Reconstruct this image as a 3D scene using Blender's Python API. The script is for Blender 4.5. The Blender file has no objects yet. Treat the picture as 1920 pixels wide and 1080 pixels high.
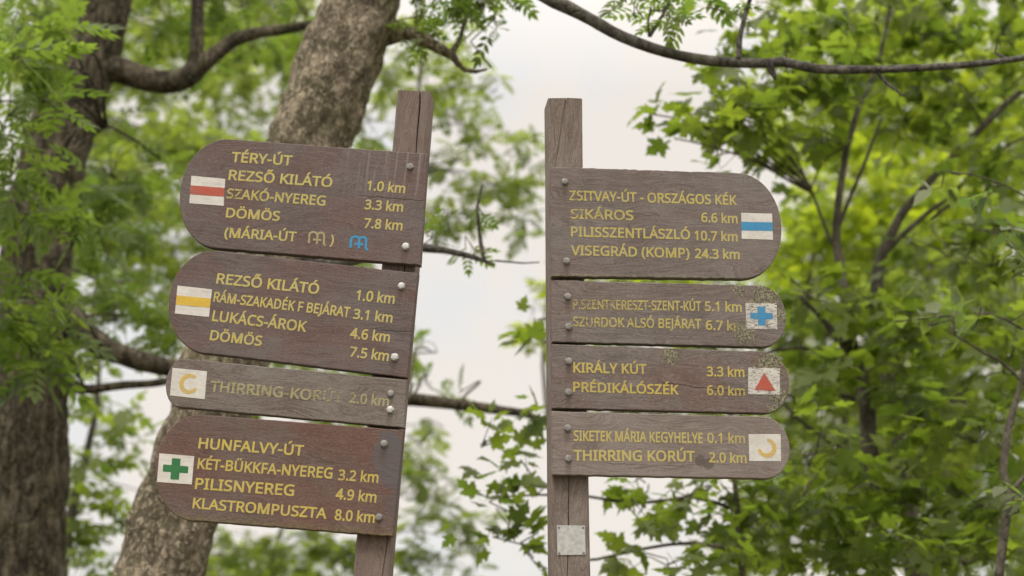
import bpy, bmesh, math, random
import numpy as np
from mathutils import Vector, Matrix, noise

rad = math.radians
scene = bpy.context.scene
COL = scene.collection

# ------------------------------------------------------------------ camera, sky, sun, exposure
PITCH = rad(14.0)
FPX = 3200.0                       # focal length in pixels of a 1920 wide picture
CAM_POS = Vector((0.0, 0.0, 1.6))
cam = bpy.data.cameras.new("camera")
cam.lens = 60.0
cam.sensor_width = 36.0
cam.clip_end = 2000.0
cam.dof.use_dof = True
cam.dof.focus_distance = 4.42
cam.dof.aperture_fstop = 2.6
cam_ob = bpy.data.objects.new("camera", cam)
cam_ob.location = CAM_POS
cam_ob.rotation_euler = (math.pi / 2 + PITCH, 0, 0)
COL.objects.link(cam_ob)
scene.camera = cam_ob

SUN_EL, SUN_AZ = rad(58), rad(205)          # behind the camera and a little to its left, behind cloud
world = bpy.data.worlds.new("World")
scene.world = world
world.use_nodes = True
wt = world.node_tree
bg = wt.nodes["Background"]
bg.inputs["Strength"].default_value = 0.1
sky = wt.nodes.new("ShaderNodeTexSky")
sky.sky_type = 'NISHITA'
sky.sun_disc = False
sky.sun_elevation = SUN_EL
sky.sun_rotation = SUN_AZ
# overcast: cloud radiance grows from horizon to zenith, thin cloud patches let some blue through
tc = wt.nodes.new("ShaderNodeTexCoord")
sep = wt.nodes.new("ShaderNodeSeparateXYZ")
wt.links.new(tc.outputs["Generated"], sep.inputs[0])
mr = wt.nodes.new("ShaderNodeMapRange")
mr.inputs["From Min"].default_value = 0.35
mr.inputs["From Max"].default_value = 1.0
mr.inputs["To Min"].default_value = 8.7
mr.inputs["To Max"].default_value = 34.0
wt.links.new(sep.outputs["Z"], mr.inputs["Value"])
nz = wt.nodes.new("ShaderNodeTexNoise")
nz.inputs["Scale"].default_value = 9.0
nz.inputs["Detail"].default_value = 3.0
wt.links.new(tc.outputs["Generated"], nz.inputs["Vector"])
cr = wt.nodes.new("ShaderNodeValToRGB")
cr.color_ramp.elements[0].position = 0.36
cr.color_ramp.elements[0].color = (0.99, 0.98, 0.965, 1)
cr.color_ramp.elements[1].position = 0.50
cr.color_ramp.elements[1].color = (1.06, 0.985, 0.90, 1)
wt.links.new(nz.outputs["Fac"], cr.inputs["Fac"])
vm = wt.nodes.new("ShaderNodeVectorMath")
vm.operation = 'SCALE'
wt.links.new(cr.outputs["Color"], vm.inputs[0])
wt.links.new(mr.outputs["Result"], vm.inputs["Scale"])
mx = wt.nodes.new("ShaderNodeMix")
mx.data_type = 'RGBA'
mx.inputs["Factor"].default_value = 0.93
wt.links.new(sky.outputs["Color"], mx.inputs["A"])
wt.links.new(vm.outputs["Vector"], mx.inputs["B"])
wt.links.new(mx.outputs["Result"], bg.inputs["Color"])

sun = bpy.data.lights.new("sun", 'SUN')
sun.energy = 1.3
sun.angle = rad(14)
sun.color = (1.0, 0.95, 0.88)
sun_ob = bpy.data.objects.new("sun", sun)
# direction the light comes from: azimuth measured from +Y clockwise
sd = Vector((math.sin(SUN_AZ) * math.cos(SUN_EL), math.cos(SUN_AZ) * math.cos(SUN_EL), math.sin(SUN_EL)))
sun_ob.rotation_euler = sd.to_track_quat('Z', 'Y').to_euler()
sun_ob.location = (0, 0, 30)
COL.objects.link(sun_ob)

scene.view_settings.view_transform = 'Standard'
scene.view_settings.look = 'None'
scene.view_settings.exposure = 0.0
scene.view_settings.gamma = 1.0
scene.cycles.use_denoising = True
scene.cycles.max_bounces = 14
scene.cycles.diffuse_bounces = 10
scene.cycles.transmission_bounces = 10
scene.cycles.transparent_max_bounces = 12
scene.cycles.sample_clamp_indirect = 10.0

# ------------------------------------------------------------------ small helpers
CP, SP = math.cos(PITCH), math.sin(PITCH)


def ray(px, py):
    x, y = (px - 960.0) / FPX, (540.0 - py) / FPX
    return Vector((x, CP - y * SP, SP + y * CP))          # forward component is one


def at(px, py, Y):
    """The point of the upright plane y = Y that lies along the ray of a picture point."""
    d = ray(px, py)
    return CAM_POS + d * (Y / d.y)


def mpp(Y):
    return Y / (CP * FPX)                                  # metres per picture pixel at distance Y


def link(name, me, mat=None, parent=None):
    o = bpy.data.objects.new(name, me)
    COL.objects.link(o)
    if mat is not None:
        for m in (mat if isinstance(mat, (list, tuple)) else [mat]):
            me.materials.append(m)
    if parent is not None:
        o.parent = parent
    return o


def empty(name, loc, label, cat, group=None):
    o = bpy.data.objects.new(name, None)
    COL.objects.link(o)
    o.location = loc
    o.empty_display_size = 0.2
    o["label"] = label
    o["category"] = cat
    if group:
        o["group"] = group
    return o


def mesh_np(name, verts, faces, smooth=False, attr=None):
    """verts (n,3), faces list of int arrays with equal or mixed sizes (list of (m,k) arrays)."""
    me = bpy.data.meshes.new(name)
    verts = np.asarray(verts, dtype=np.float32)
    me.vertices.add(len(verts))
    me.vertices.foreach_set("co", verts.ravel())
    loops = np.concatenate([f.ravel() for f in faces]).astype(np.int32)
    tot = np.concatenate([np.full(len(f), f.shape[1]) for f in faces]).astype(np.int32)
    start = np.concatenate([[0], np.cumsum(tot)[:-1]]).astype(np.int32)
    me.loops.add(len(loops))
    me.loops.foreach_set("vertex_index", loops)
    me.polygons.add(len(tot))
    me.polygons.foreach_set("loop_start", start)
    me.polygons.foreach_set("loop_total", tot)
    if smooth:
        me.polygons.foreach_set("use_smooth", np.ones(len(tot), dtype=bool))
    if attr is not None:
        for k, v in attr.items():
            a = me.attributes.new(k, 'FLOAT', 'POINT')
            a.data.foreach_set("value", np.asarray(v, dtype=np.float32))
    me.update(calc_edges=True)
    me.validate()
    return me


class NT:
    """Tiny node-tree writer."""
    def __init__(self, name):
        self.m = bpy.data.materials.new(name)
        self.m.use_nodes = True
        self.t = self.m.node_tree
        self.t.nodes.clear()
        self.out = self.t.nodes.new("ShaderNodeOutputMaterial")

    def n(self, kind, **kw):
        x = self.t.nodes.new("ShaderNode" + kind)
        for k, v in kw.items():
            setattr(x, k, v)
        return x

    def put(self, sock, v):
        if isinstance(v, bpy.types.NodeSocket):
            self.t.links.new(v, sock)
        elif isinstance(v, (tuple, list)) and len(v) == 3 and sock.type == 'RGBA':
            sock.default_value = (*v, 1)
        else:
            sock.default_value = v

    def math(self, op, a, b=0.0, c=0.0, clamp=False):
        x = self.n("Math", operation=op, use_clamp=clamp)
        self.put(x.inputs[0], a)
        self.put(x.inputs[1], b)
        if op in ('MULTIPLY_ADD', 'SMOOTH_MIN', 'COMPARE'):
            self.put(x.inputs[2], c)
        return x.outputs[0]

    def map(self, v, a, b, c=0.0, d=1.0, smooth=True):
        x = self.n("MapRange", interpolation_type='SMOOTHSTEP' if smooth else 'LINEAR')
        for s, val in zip(("Value", "From Min", "From Max", "To Min", "To Max"), (v, a, b, c, d)):
            self.put(x.inputs[s], val)
        return x.outputs["Result"]

    def mix(self, f, a, b, blend='MIX'):
        x = self.n("Mix", data_type='RGBA', blend_type=blend)
        self.put(x.inputs["Factor"], f)
        self.put(x.inputs["A"], a)
        self.put(x.inputs["B"], b)
        return x.outputs["Result"]

    def coord(self, scale=(1, 1, 1), offset=None):
        tc_ = self.n("TexCoord")
        v = tc_.outputs["Object"]
        if offset is not None:
            va = self.n("VectorMath", operation='ADD')
            self.put(va.inputs[0], v)
            self.put(va.inputs[1], offset)
            v = va.outputs[0]
        vm_ = self.n("VectorMath", operation='MULTIPLY')
        self.put(vm_.inputs[0], v)
        vm_.inputs[1].default_value = scale
        return vm_.outputs[0]

    def noise(self, vec, scale=1.0, detail=4.0, rough=0.55, dist=0.0):
        x = self.n("TexNoise")
        self.put(x.inputs["Vector"], vec)
        x.inputs["Scale"].default_value = scale
        x.inputs["Detail"].default_value = detail
        x.inputs["Roughness"].default_value = rough
        x.inputs["Distortion"].default_value = dist
        return x.outputs["Fac"]

    def bump(self, h, strength=0.5, dist=0.002, normal=None):
        x = self.n("Bump")
        x.inputs["Strength"].default_value = strength
        x.inputs["Distance"].default_value = dist
        self.put(x.inputs["Height"], h)
        if normal is not None:
            self.put(x.inputs["Normal"], normal)
        return x.outputs[0]

    def bsdf(self, color, rough=0.7, normal=None, spec=0.3, metal=0.0):
        x = self.n("BsdfPrincipled")
        self.put(x.inputs["Base Color"], color)
        self.put(x.inputs["Roughness"], rough)
        self.put(x.inputs["Specular IOR Level"], spec)
        self.put(x.inputs["Metallic"], metal)
        if normal is not None:
            self.put(x.inputs["Normal"], normal)
        return x.outputs[0]

    def done(self, shader):
        self.t.links.new(shader, self.out.inputs["Surface"])
        return self.m


def seeded(nt, seed):
    """A per material offset so that no two boards repeat the same figure."""
    r = random.Random(seed)
    return (r.uniform(-9, 9), r.uniform(-9, 9), r.uniform(-9, 9))


def wood_mat(name, seed, brown, grey, grain='x', grey_amt=0.5, red=0.0, lichen=(), bare=(), cracks=(), streaks=False,
             moss=None, figure=0.8, stains=()):
    """Stained, weathered softwood.  lichen / bare: (x, z, radius) spots in the part's own frame."""
    nt = NT(name)
    off = seeded(nt, seed)
    sx = (1, 1, 1)
    g = (9, 90, 190) if grain == 'x' else (190, 90, 7)
    b = (2.2, 12, 24) if grain == 'x' else (24, 12, 1.8)
    # grain lines that wander, closing into flames here and there
    wn = nt.noise(nt.coord((4.5, 4.5, 14) if grain == 'x' else (14, 4.5, 4.5), off), 1.0, 2, 0.5)
    cw = nt.n("CombineXYZ")
    nt.put(cw.inputs[2 if grain == 'x' else 0], nt.math('MULTIPLY', nt.math('SUBTRACT', wn, 0.5), 0.11 * 190))
    gv = nt.n("VectorMath", operation='ADD')
    nt.put(gv.inputs[0], nt.coord(g, off))
    nt.put(gv.inputs[1], cw.outputs[0])
    fine = nt.noise(gv.outputs[0], 1.6, 5, 0.62, 0.5)
    fine2 = nt.noise(nt.coord((g[0] * 2.2, g[1] * 3, g[2] * 3), off), 1.0, 3, 0.6)
    broad = nt.noise(nt.coord(b, off), 1.0, 4, 0.55, 1.2)
    blotch = nt.noise(nt.coord((7, 7, 7), off), 1.0, 5, 0.6)
    speck = nt.noise(nt.coord((260, 260, 260), off), 1.0, 2, 0.5)
    dark = tuple(c * (1 - 0.42 * figure) for c in brown)
    light = tuple(c * (1 + 0.28 * figure) for c in brown)
    col = nt.mix(nt.map(fine, 0.30, 0.72), dark, light)
    col = nt.mix(nt.math('MULTIPLY', nt.map(broad, 0.35, 0.7), 0.5 * figure), col, tuple(c * 0.75 for c in brown))
    gm = nt.math('MULTIPLY', nt.map(nt.math('ADD', nt.math('MULTIPLY', blotch, 0.6), nt.math('MULTIPLY', fine, 0.5)), 0.42, 0.68), grey_amt)
    col = nt.mix(gm, col, grey)
    if red:
        rm = nt.math('MULTIPLY', nt.map(nt.noise(nt.coord((5, 5, 9), (off[1], off[2], off[0])), 1.0, 4, 0.6), 0.38, 0.62), red)
        col = nt.mix(rm, col, (0.16, 0.062, 0.042))
    if streaks:
        st = nt.noise(nt.coord((150, 1, 3), off), 1.0, 3, 0.6)
        sepn = nt.n("SeparateXYZ")
        nt.put(sepn.inputs[0], nt.coord())
        fx = nt.map(sepn.outputs[0], -0.15, 0.26)
        fz = nt.map(sepn.outputs[2], -0.05, 0.13)
        sm = nt.math('MULTIPLY', nt.math('MULTIPLY', nt.map(st, 0.52, 0.66), fx), nt.math('MULTIPLY', fz, 0.45))
        col = nt.mix(sm, col, (0.36, 0.32, 0.29))
    # pale flecks where the grain has opened
    fl = nt.math('MULTIPLY', nt.map(speck, 0.66, 0.76), nt.map(fine2, 0.45, 0.6))
    col = nt.mix(nt.math('MULTIPLY', fl, 0.55), col, (0.34, 0.29, 0.25))
    gr = nt.noise(nt.coord((150, 300, 420) if grain == 'x' else (420, 300, 150), off), 1.0, 2, 0.5)
    col = nt.mix(nt.math('MULTIPLY', nt.map(gr, 0.40, 0.30), 0.55), col, tuple(c * 0.4 for c in brown))
    col = nt.mix(nt.math('MULTIPLY', nt.map(gr, 0.60, 0.70), 0.35), col, tuple(c * 1.7 for c in grey))
    height = nt.math('ADD', nt.math('MULTIPLY', fine, 0.8), nt.math('MULTIPLY', fine2, 0.45))
    sp = nt.n("SeparateXYZ")
    nt.put(sp.inputs[0], nt.coord())
    X, Z = sp.outputs[0], sp.outputs[2]

    def spot(x, z, r, warp=0.5):
        dx = nt.math('SUBTRACT', X, x)
        dz = nt.math('SUBTRACT', Z, z)
        d = nt.math('SQRT', nt.math('ADD', nt.math('MULTIPLY', dx, dx), nt.math('MULTIPLY', dz, dz)))
        return nt.math('SUBTRACT', nt.math('DIVIDE', d, r), nt.math('MULTIPLY', nt.math('SUBTRACT', blotch, 0.5), warp * 4))
    for (x, z, r, c) in bare:
        col = nt.mix(nt.math('MULTIPLY', nt.map(spot(x, z, r), 1.05, 0.85), 0.8), col, nt.mix(nt.map(fine, 0.3, 0.7), tuple(k * 0.75 for k in c), c))
    if moss is not None:
        mz, mw, mc = moss
        mm = nt.math('MULTIPLY', nt.map(Z, mz + mw, mz), nt.map(nt.noise(nt.coord((90, 90, 110), off), 1.0, 4, 0.7), 0.40, 0.60))
        col = nt.mix(nt.math('MULTIPLY', mm, 0.75), col, mc)
        height = nt.math('ADD', height, mm)
    for (x, z, r) in stains:
        # rust and wet run-off below a screw
        dx = nt.math('ABSOLUTE', nt.math('SUBTRACT', X, nt.math('MULTIPLY_ADD', nt.math('SUBTRACT', blotch, 0.5), 0.01, x)))
        run = nt.math('MULTIPLY', nt.map(dx, r * 1.25, r * 0.3), nt.math('MULTIPLY', nt.map(Z, z + r, z - r), nt.map(Z, z - r * 7, z - r * 1.5)))
        col = nt.mix(nt.math('MULTIPLY', run, 0.45), col, (0.075, 0.046, 0.034))
    if lichen:
        ln = nt.noise(nt.coord((120, 120, 120), off), 1.0, 5, 0.75)
        lc = nt.noise(nt.coord((220, 220, 220), off), 1.0, 2, 0.5)
        for (x, z, r, amt) in lichen:
            m = nt.map(spot(x, z, r, 0.3), 1.25, 0.2)
            m = nt.map(nt.math('ADD', ln, nt.math('MULTIPLY', m, 0.26)), 0.735 - 0.085 * amt, 0.775 - 0.085 * amt)
            col = nt.mix(m, col, nt.mix(nt.map(lc, 0.3, 0.68), (0.07, 0.06, 0.035), (0.31, 0.29, 0.20)))
            height = nt.math('ADD', height, nt.math('MULTIPLY', m, 1.6))
    for (x0, x1, z0, slope, w) in cracks:
        wob = nt.math('MULTIPLY', nt.math('SUBTRACT', nt.noise(nt.coord((25, 0, 0), off), 1.0, 4, 0.6), 0.5), 0.022)
        line = nt.math('ADD', nt.math('MULTIPLY_ADD', X, slope, z0), wob)
        d = nt.math('ABSOLUTE', nt.math('SUBTRACT', Z, line))
        inside = nt.math('MULTIPLY', nt.map(X, x0, x0 + 0.04), nt.math('SUBTRACT', 1.0, nt.map(X, x1 - 0.01, x1)))
        m = nt.math('MULTIPLY', nt.map(d, w, w * 0.3), inside)
        col = nt.mix(nt.math('MULTIPLY', m, 0.85), col, (0.02, 0.015, 0.012))
        height = nt.math('SUBTRACT', height, nt.math('MULTIPLY', m, 3.0))
    nrm = nt.bump(height, 0.55, 0.0016)
    return nt.done(nt.bsdf(col, 0.74, nrm, 0.22))


def paint_mat(name, c1, c2, seed, fine=1.0):
    """Brushed on paint that flakes off with the attribute «wear» (0 fresh .. 1 gone)."""
    nt = NT(name)
    off = seeded(nt, seed)
    a = nt.noise(nt.coord((95, 95, 420), off), 1.0, 5, 0.72)
    b_ = nt.noise(nt.coord((34, 34, 40), off), 1.0, 3, 0.6)
    tone = nt.noise(nt.coord((28, 28, 34), (off[1], off[0], off[2])), 1.0, 3, 0.6)
    col = nt.mix(nt.map(tone, 0.35, 0.65), c1, c2)
    col = nt.mix(nt.math('MULTIPLY', nt.map(a, 0.45, 0.72), 0.45), col, tuple(k * 0.62 for k in c1))
    gr = nt.noise(nt.coord((10, 60, 200), off), 1.4, 4, 0.62, 0.4)
    col = nt.mix(nt.math('MULTIPLY', nt.map(gr, 0.40, 0.30), 0.55), col, tuple(0.35 * k + 0.02 for k in c1))
    at_ = nt.n("Attribute", attribute_name="wear")
    wear = at_.outputs["Fac"]
    v = nt.math('ADD', nt.math('MULTIPLY', a, 0.74), nt.math('MULTIPLY', b_, 0.26))
    thr = nt.math('MULTIPLY_ADD', wear, 0.44, 0.20)
    vis = nt.map(nt.math('SUBTRACT', v, thr), -0.035, 0.045)
    vis = nt.math('MULTIPLY', vis, nt.math('MULTIPLY_ADD', wear, -0.25, 1.0))
    tr = nt.n("BsdfTransparent")
    ms = nt.n("MixShader")
    nt.put(ms.inputs[0], vis)
    nt.t.links.new(tr.outputs[0], ms.inputs[1])
    nt.t.links.new(nt.bsdf(col, 0.6, nt.bump(a, 0.3, 0.0008), 0.25), ms.inputs[2])
    return nt.done(ms.outputs[0])


def metal_mat(name, c, rough, seed, metal=0.75):
    nt = NT(name)
    n_ = nt.noise(nt.coord((90, 90, 90), seeded(nt, seed)), 1.0, 3, 0.5)
    col = nt.mix(nt.map(n_, 0.35, 0.65), c, tuple(k * 0.8 for k in c))
    return nt.done(nt.bsdf(col, nt.map(n_, 0.3, 0.7, rough, rough + 0.2), nt.bump(n_, 0.1, 0.0003), 0.5, metal))


def bark_mat(name, c_dark, c_mid, c_light, furrow=1.0, lichen=0.0, seed=1, patch=0.5, plate=0.7, crackamt=0.6, flake=0.2):
    nt = NT(name)
    off = seeded(nt, seed)
    # stretched along the trunk
    f = nt.noise(nt.coord((26, 26, 5.5), off), 1.0, 6, 0.62, 0.6)
    p = nt.noise(nt.coord((9, 9, 7), off), 1.0, 5, 0.6)
    s = nt.noise(nt.coord((75, 75, 60), off), 1.0, 4, 0.65)
    col = nt.mix(nt.map(f, 0.34, 0.62), c_dark, c_mid)
    col = nt.mix(nt.math('MULTIPLY', nt.map(s, 0.48, 0.68), 0.7), col, c_light)
    col = nt.mix(nt.math('MULTIPLY', nt.map(p, 0.45, 0.58), patch), col, tuple(k * 0.30 for k in c_mid))
    pp = nt.noise(nt.coord((22, 22, 17), (off[2], off[1], off[0])), 1.0, 4, 0.6)
    col = nt.mix(nt.math('MULTIPLY', nt.map(pp, 0.47, 0.60), patch * 0.8), col, tuple(k * 0.36 for k in c_mid))
    if lichen:
        l = nt.noise(nt.coord((5, 5, 4), (off[2], off[0], off[1])), 1.0, 5, 0.65)
        l2 = nt.noise(nt.coord((40, 40, 40), off), 1.0, 4, 0.7)
        m = nt.math('MULTIPLY', nt.map(nt.math('ADD', l, nt.math('MULTIPLY', l2, 0.4)), 0.68, 0.82), lichen)
        col = nt.mix(m, col, (0.12, 0.13, 0.045))
        o = nt.map(nt.noise(nt.coord((11, 11, 11), (off[1], off[2], off[0])), 1.0, 5, 0.7), 0.70, 0.74)
        col = nt.mix(nt.math('MULTIPLY', o, lichen), col, (0.32, 0.19, 0.03))
    fk = nt.noise(nt.coord((48, 48, 34), (off[1], off[2], off[0])), 1.0, 5, 0.7, 0.8)
    col = nt.mix(nt.math('MULTIPLY', nt.map(fk, 0.52, 0.60), flake), col, c_light)
    col = nt.mix(nt.math('MULTIPLY', nt.map(fk, 0.46, 0.38), flake * 1.1), col, c_dark)
    vo = nt.n("TexVoronoi", feature='DISTANCE_TO_EDGE')
    wv = nt.n("VectorMath", operation='ADD')
    nv = nt.n("TexNoise")
    nv.inputs["Scale"].default_value = 18.0
    nt.put(nv.inputs["Vector"], nt.coord((1, 1, 1), off))
    sc_ = nt.n("VectorMath", operation='SCALE')
    nt.put(sc_.inputs[0], nv.outputs["Color"])
    sc_.inputs["Scale"].default_value = 0.9
    nt.put(wv.inputs[0], nt.coord((24, 24, 24 * plate), off))
    nt.put(wv.inputs[1], sc_.outputs[0])
    nt.put(vo.inputs["Vector"], wv.outputs[0])
    vo.inputs["Scale"].default_value = 1.0
    crack = nt.map(vo.outputs["Distance"], 0.16, 0.0)
    crack = nt.math('MULTIPLY', crack, nt.map(p, 0.40, 0.56, 0.25, 1.0))
    col = nt.mix(nt.math('MULTIPLY', crack, crackamt), col, c_dark)
    h = nt.math('ADD', nt.math('MULTIPLY', f, 1.0 * furrow), nt.math('MULTIPLY', s, 0.4))
    h = nt.math('ADD', h, nt.math('MULTIPLY', fk, 1.2 * flake))
    h = nt.math('SUBTRACT', h, nt.math('MULTIPLY', crack, 1.1 * crackamt))
    h = nt.math('ADD', h, nt.math('MULTIPLY', p, 0.6))
    return nt.done(nt.bsdf(col, 0.85, nt.bump(h, 0.8, 0.02 * furrow), 0.15))


def leaf_mat(name, refl, trans, vary=0.35, gloss=0.35, mixf=0.5):
    nt = NT(name)
    a = nt.n("Attribute", attribute_name="tint").outputs["Fac"]
    dk = tuple(k * (1 - vary) for k in refl)
    lt = (refl[0] * (1 + vary * 1.3), refl[1] * (1 + vary), refl[2] * (1 + vary * 0.4))
    c1 = nt.mix(a, dk, lt)
    dk2 = (trans[0] * (1 - vary * 1.2), trans[1] * (1 - vary * 0.9), trans[2] * (1 - vary * 0.5))
    lt2 = (trans[0] * (1 + vary * 1.2), trans[1] * (1 + vary * 0.7), trans[2])
    c2 = nt.mix(a, dk2, lt2)
    pr = nt.bsdf(c1, 0.48, None, gloss)
    tr = nt.n("BsdfTranslucent")
    nt.put(tr.inputs["Color"], c2)
    ms = nt.n("MixShader")
    ms.inputs[0].default_value = mixf
    nt.t.links.new(pr, ms.inputs[1])
    nt.t.links.new(tr.outputs[0], ms.inputs[2])
    return nt.done(ms.outputs[0])


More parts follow.
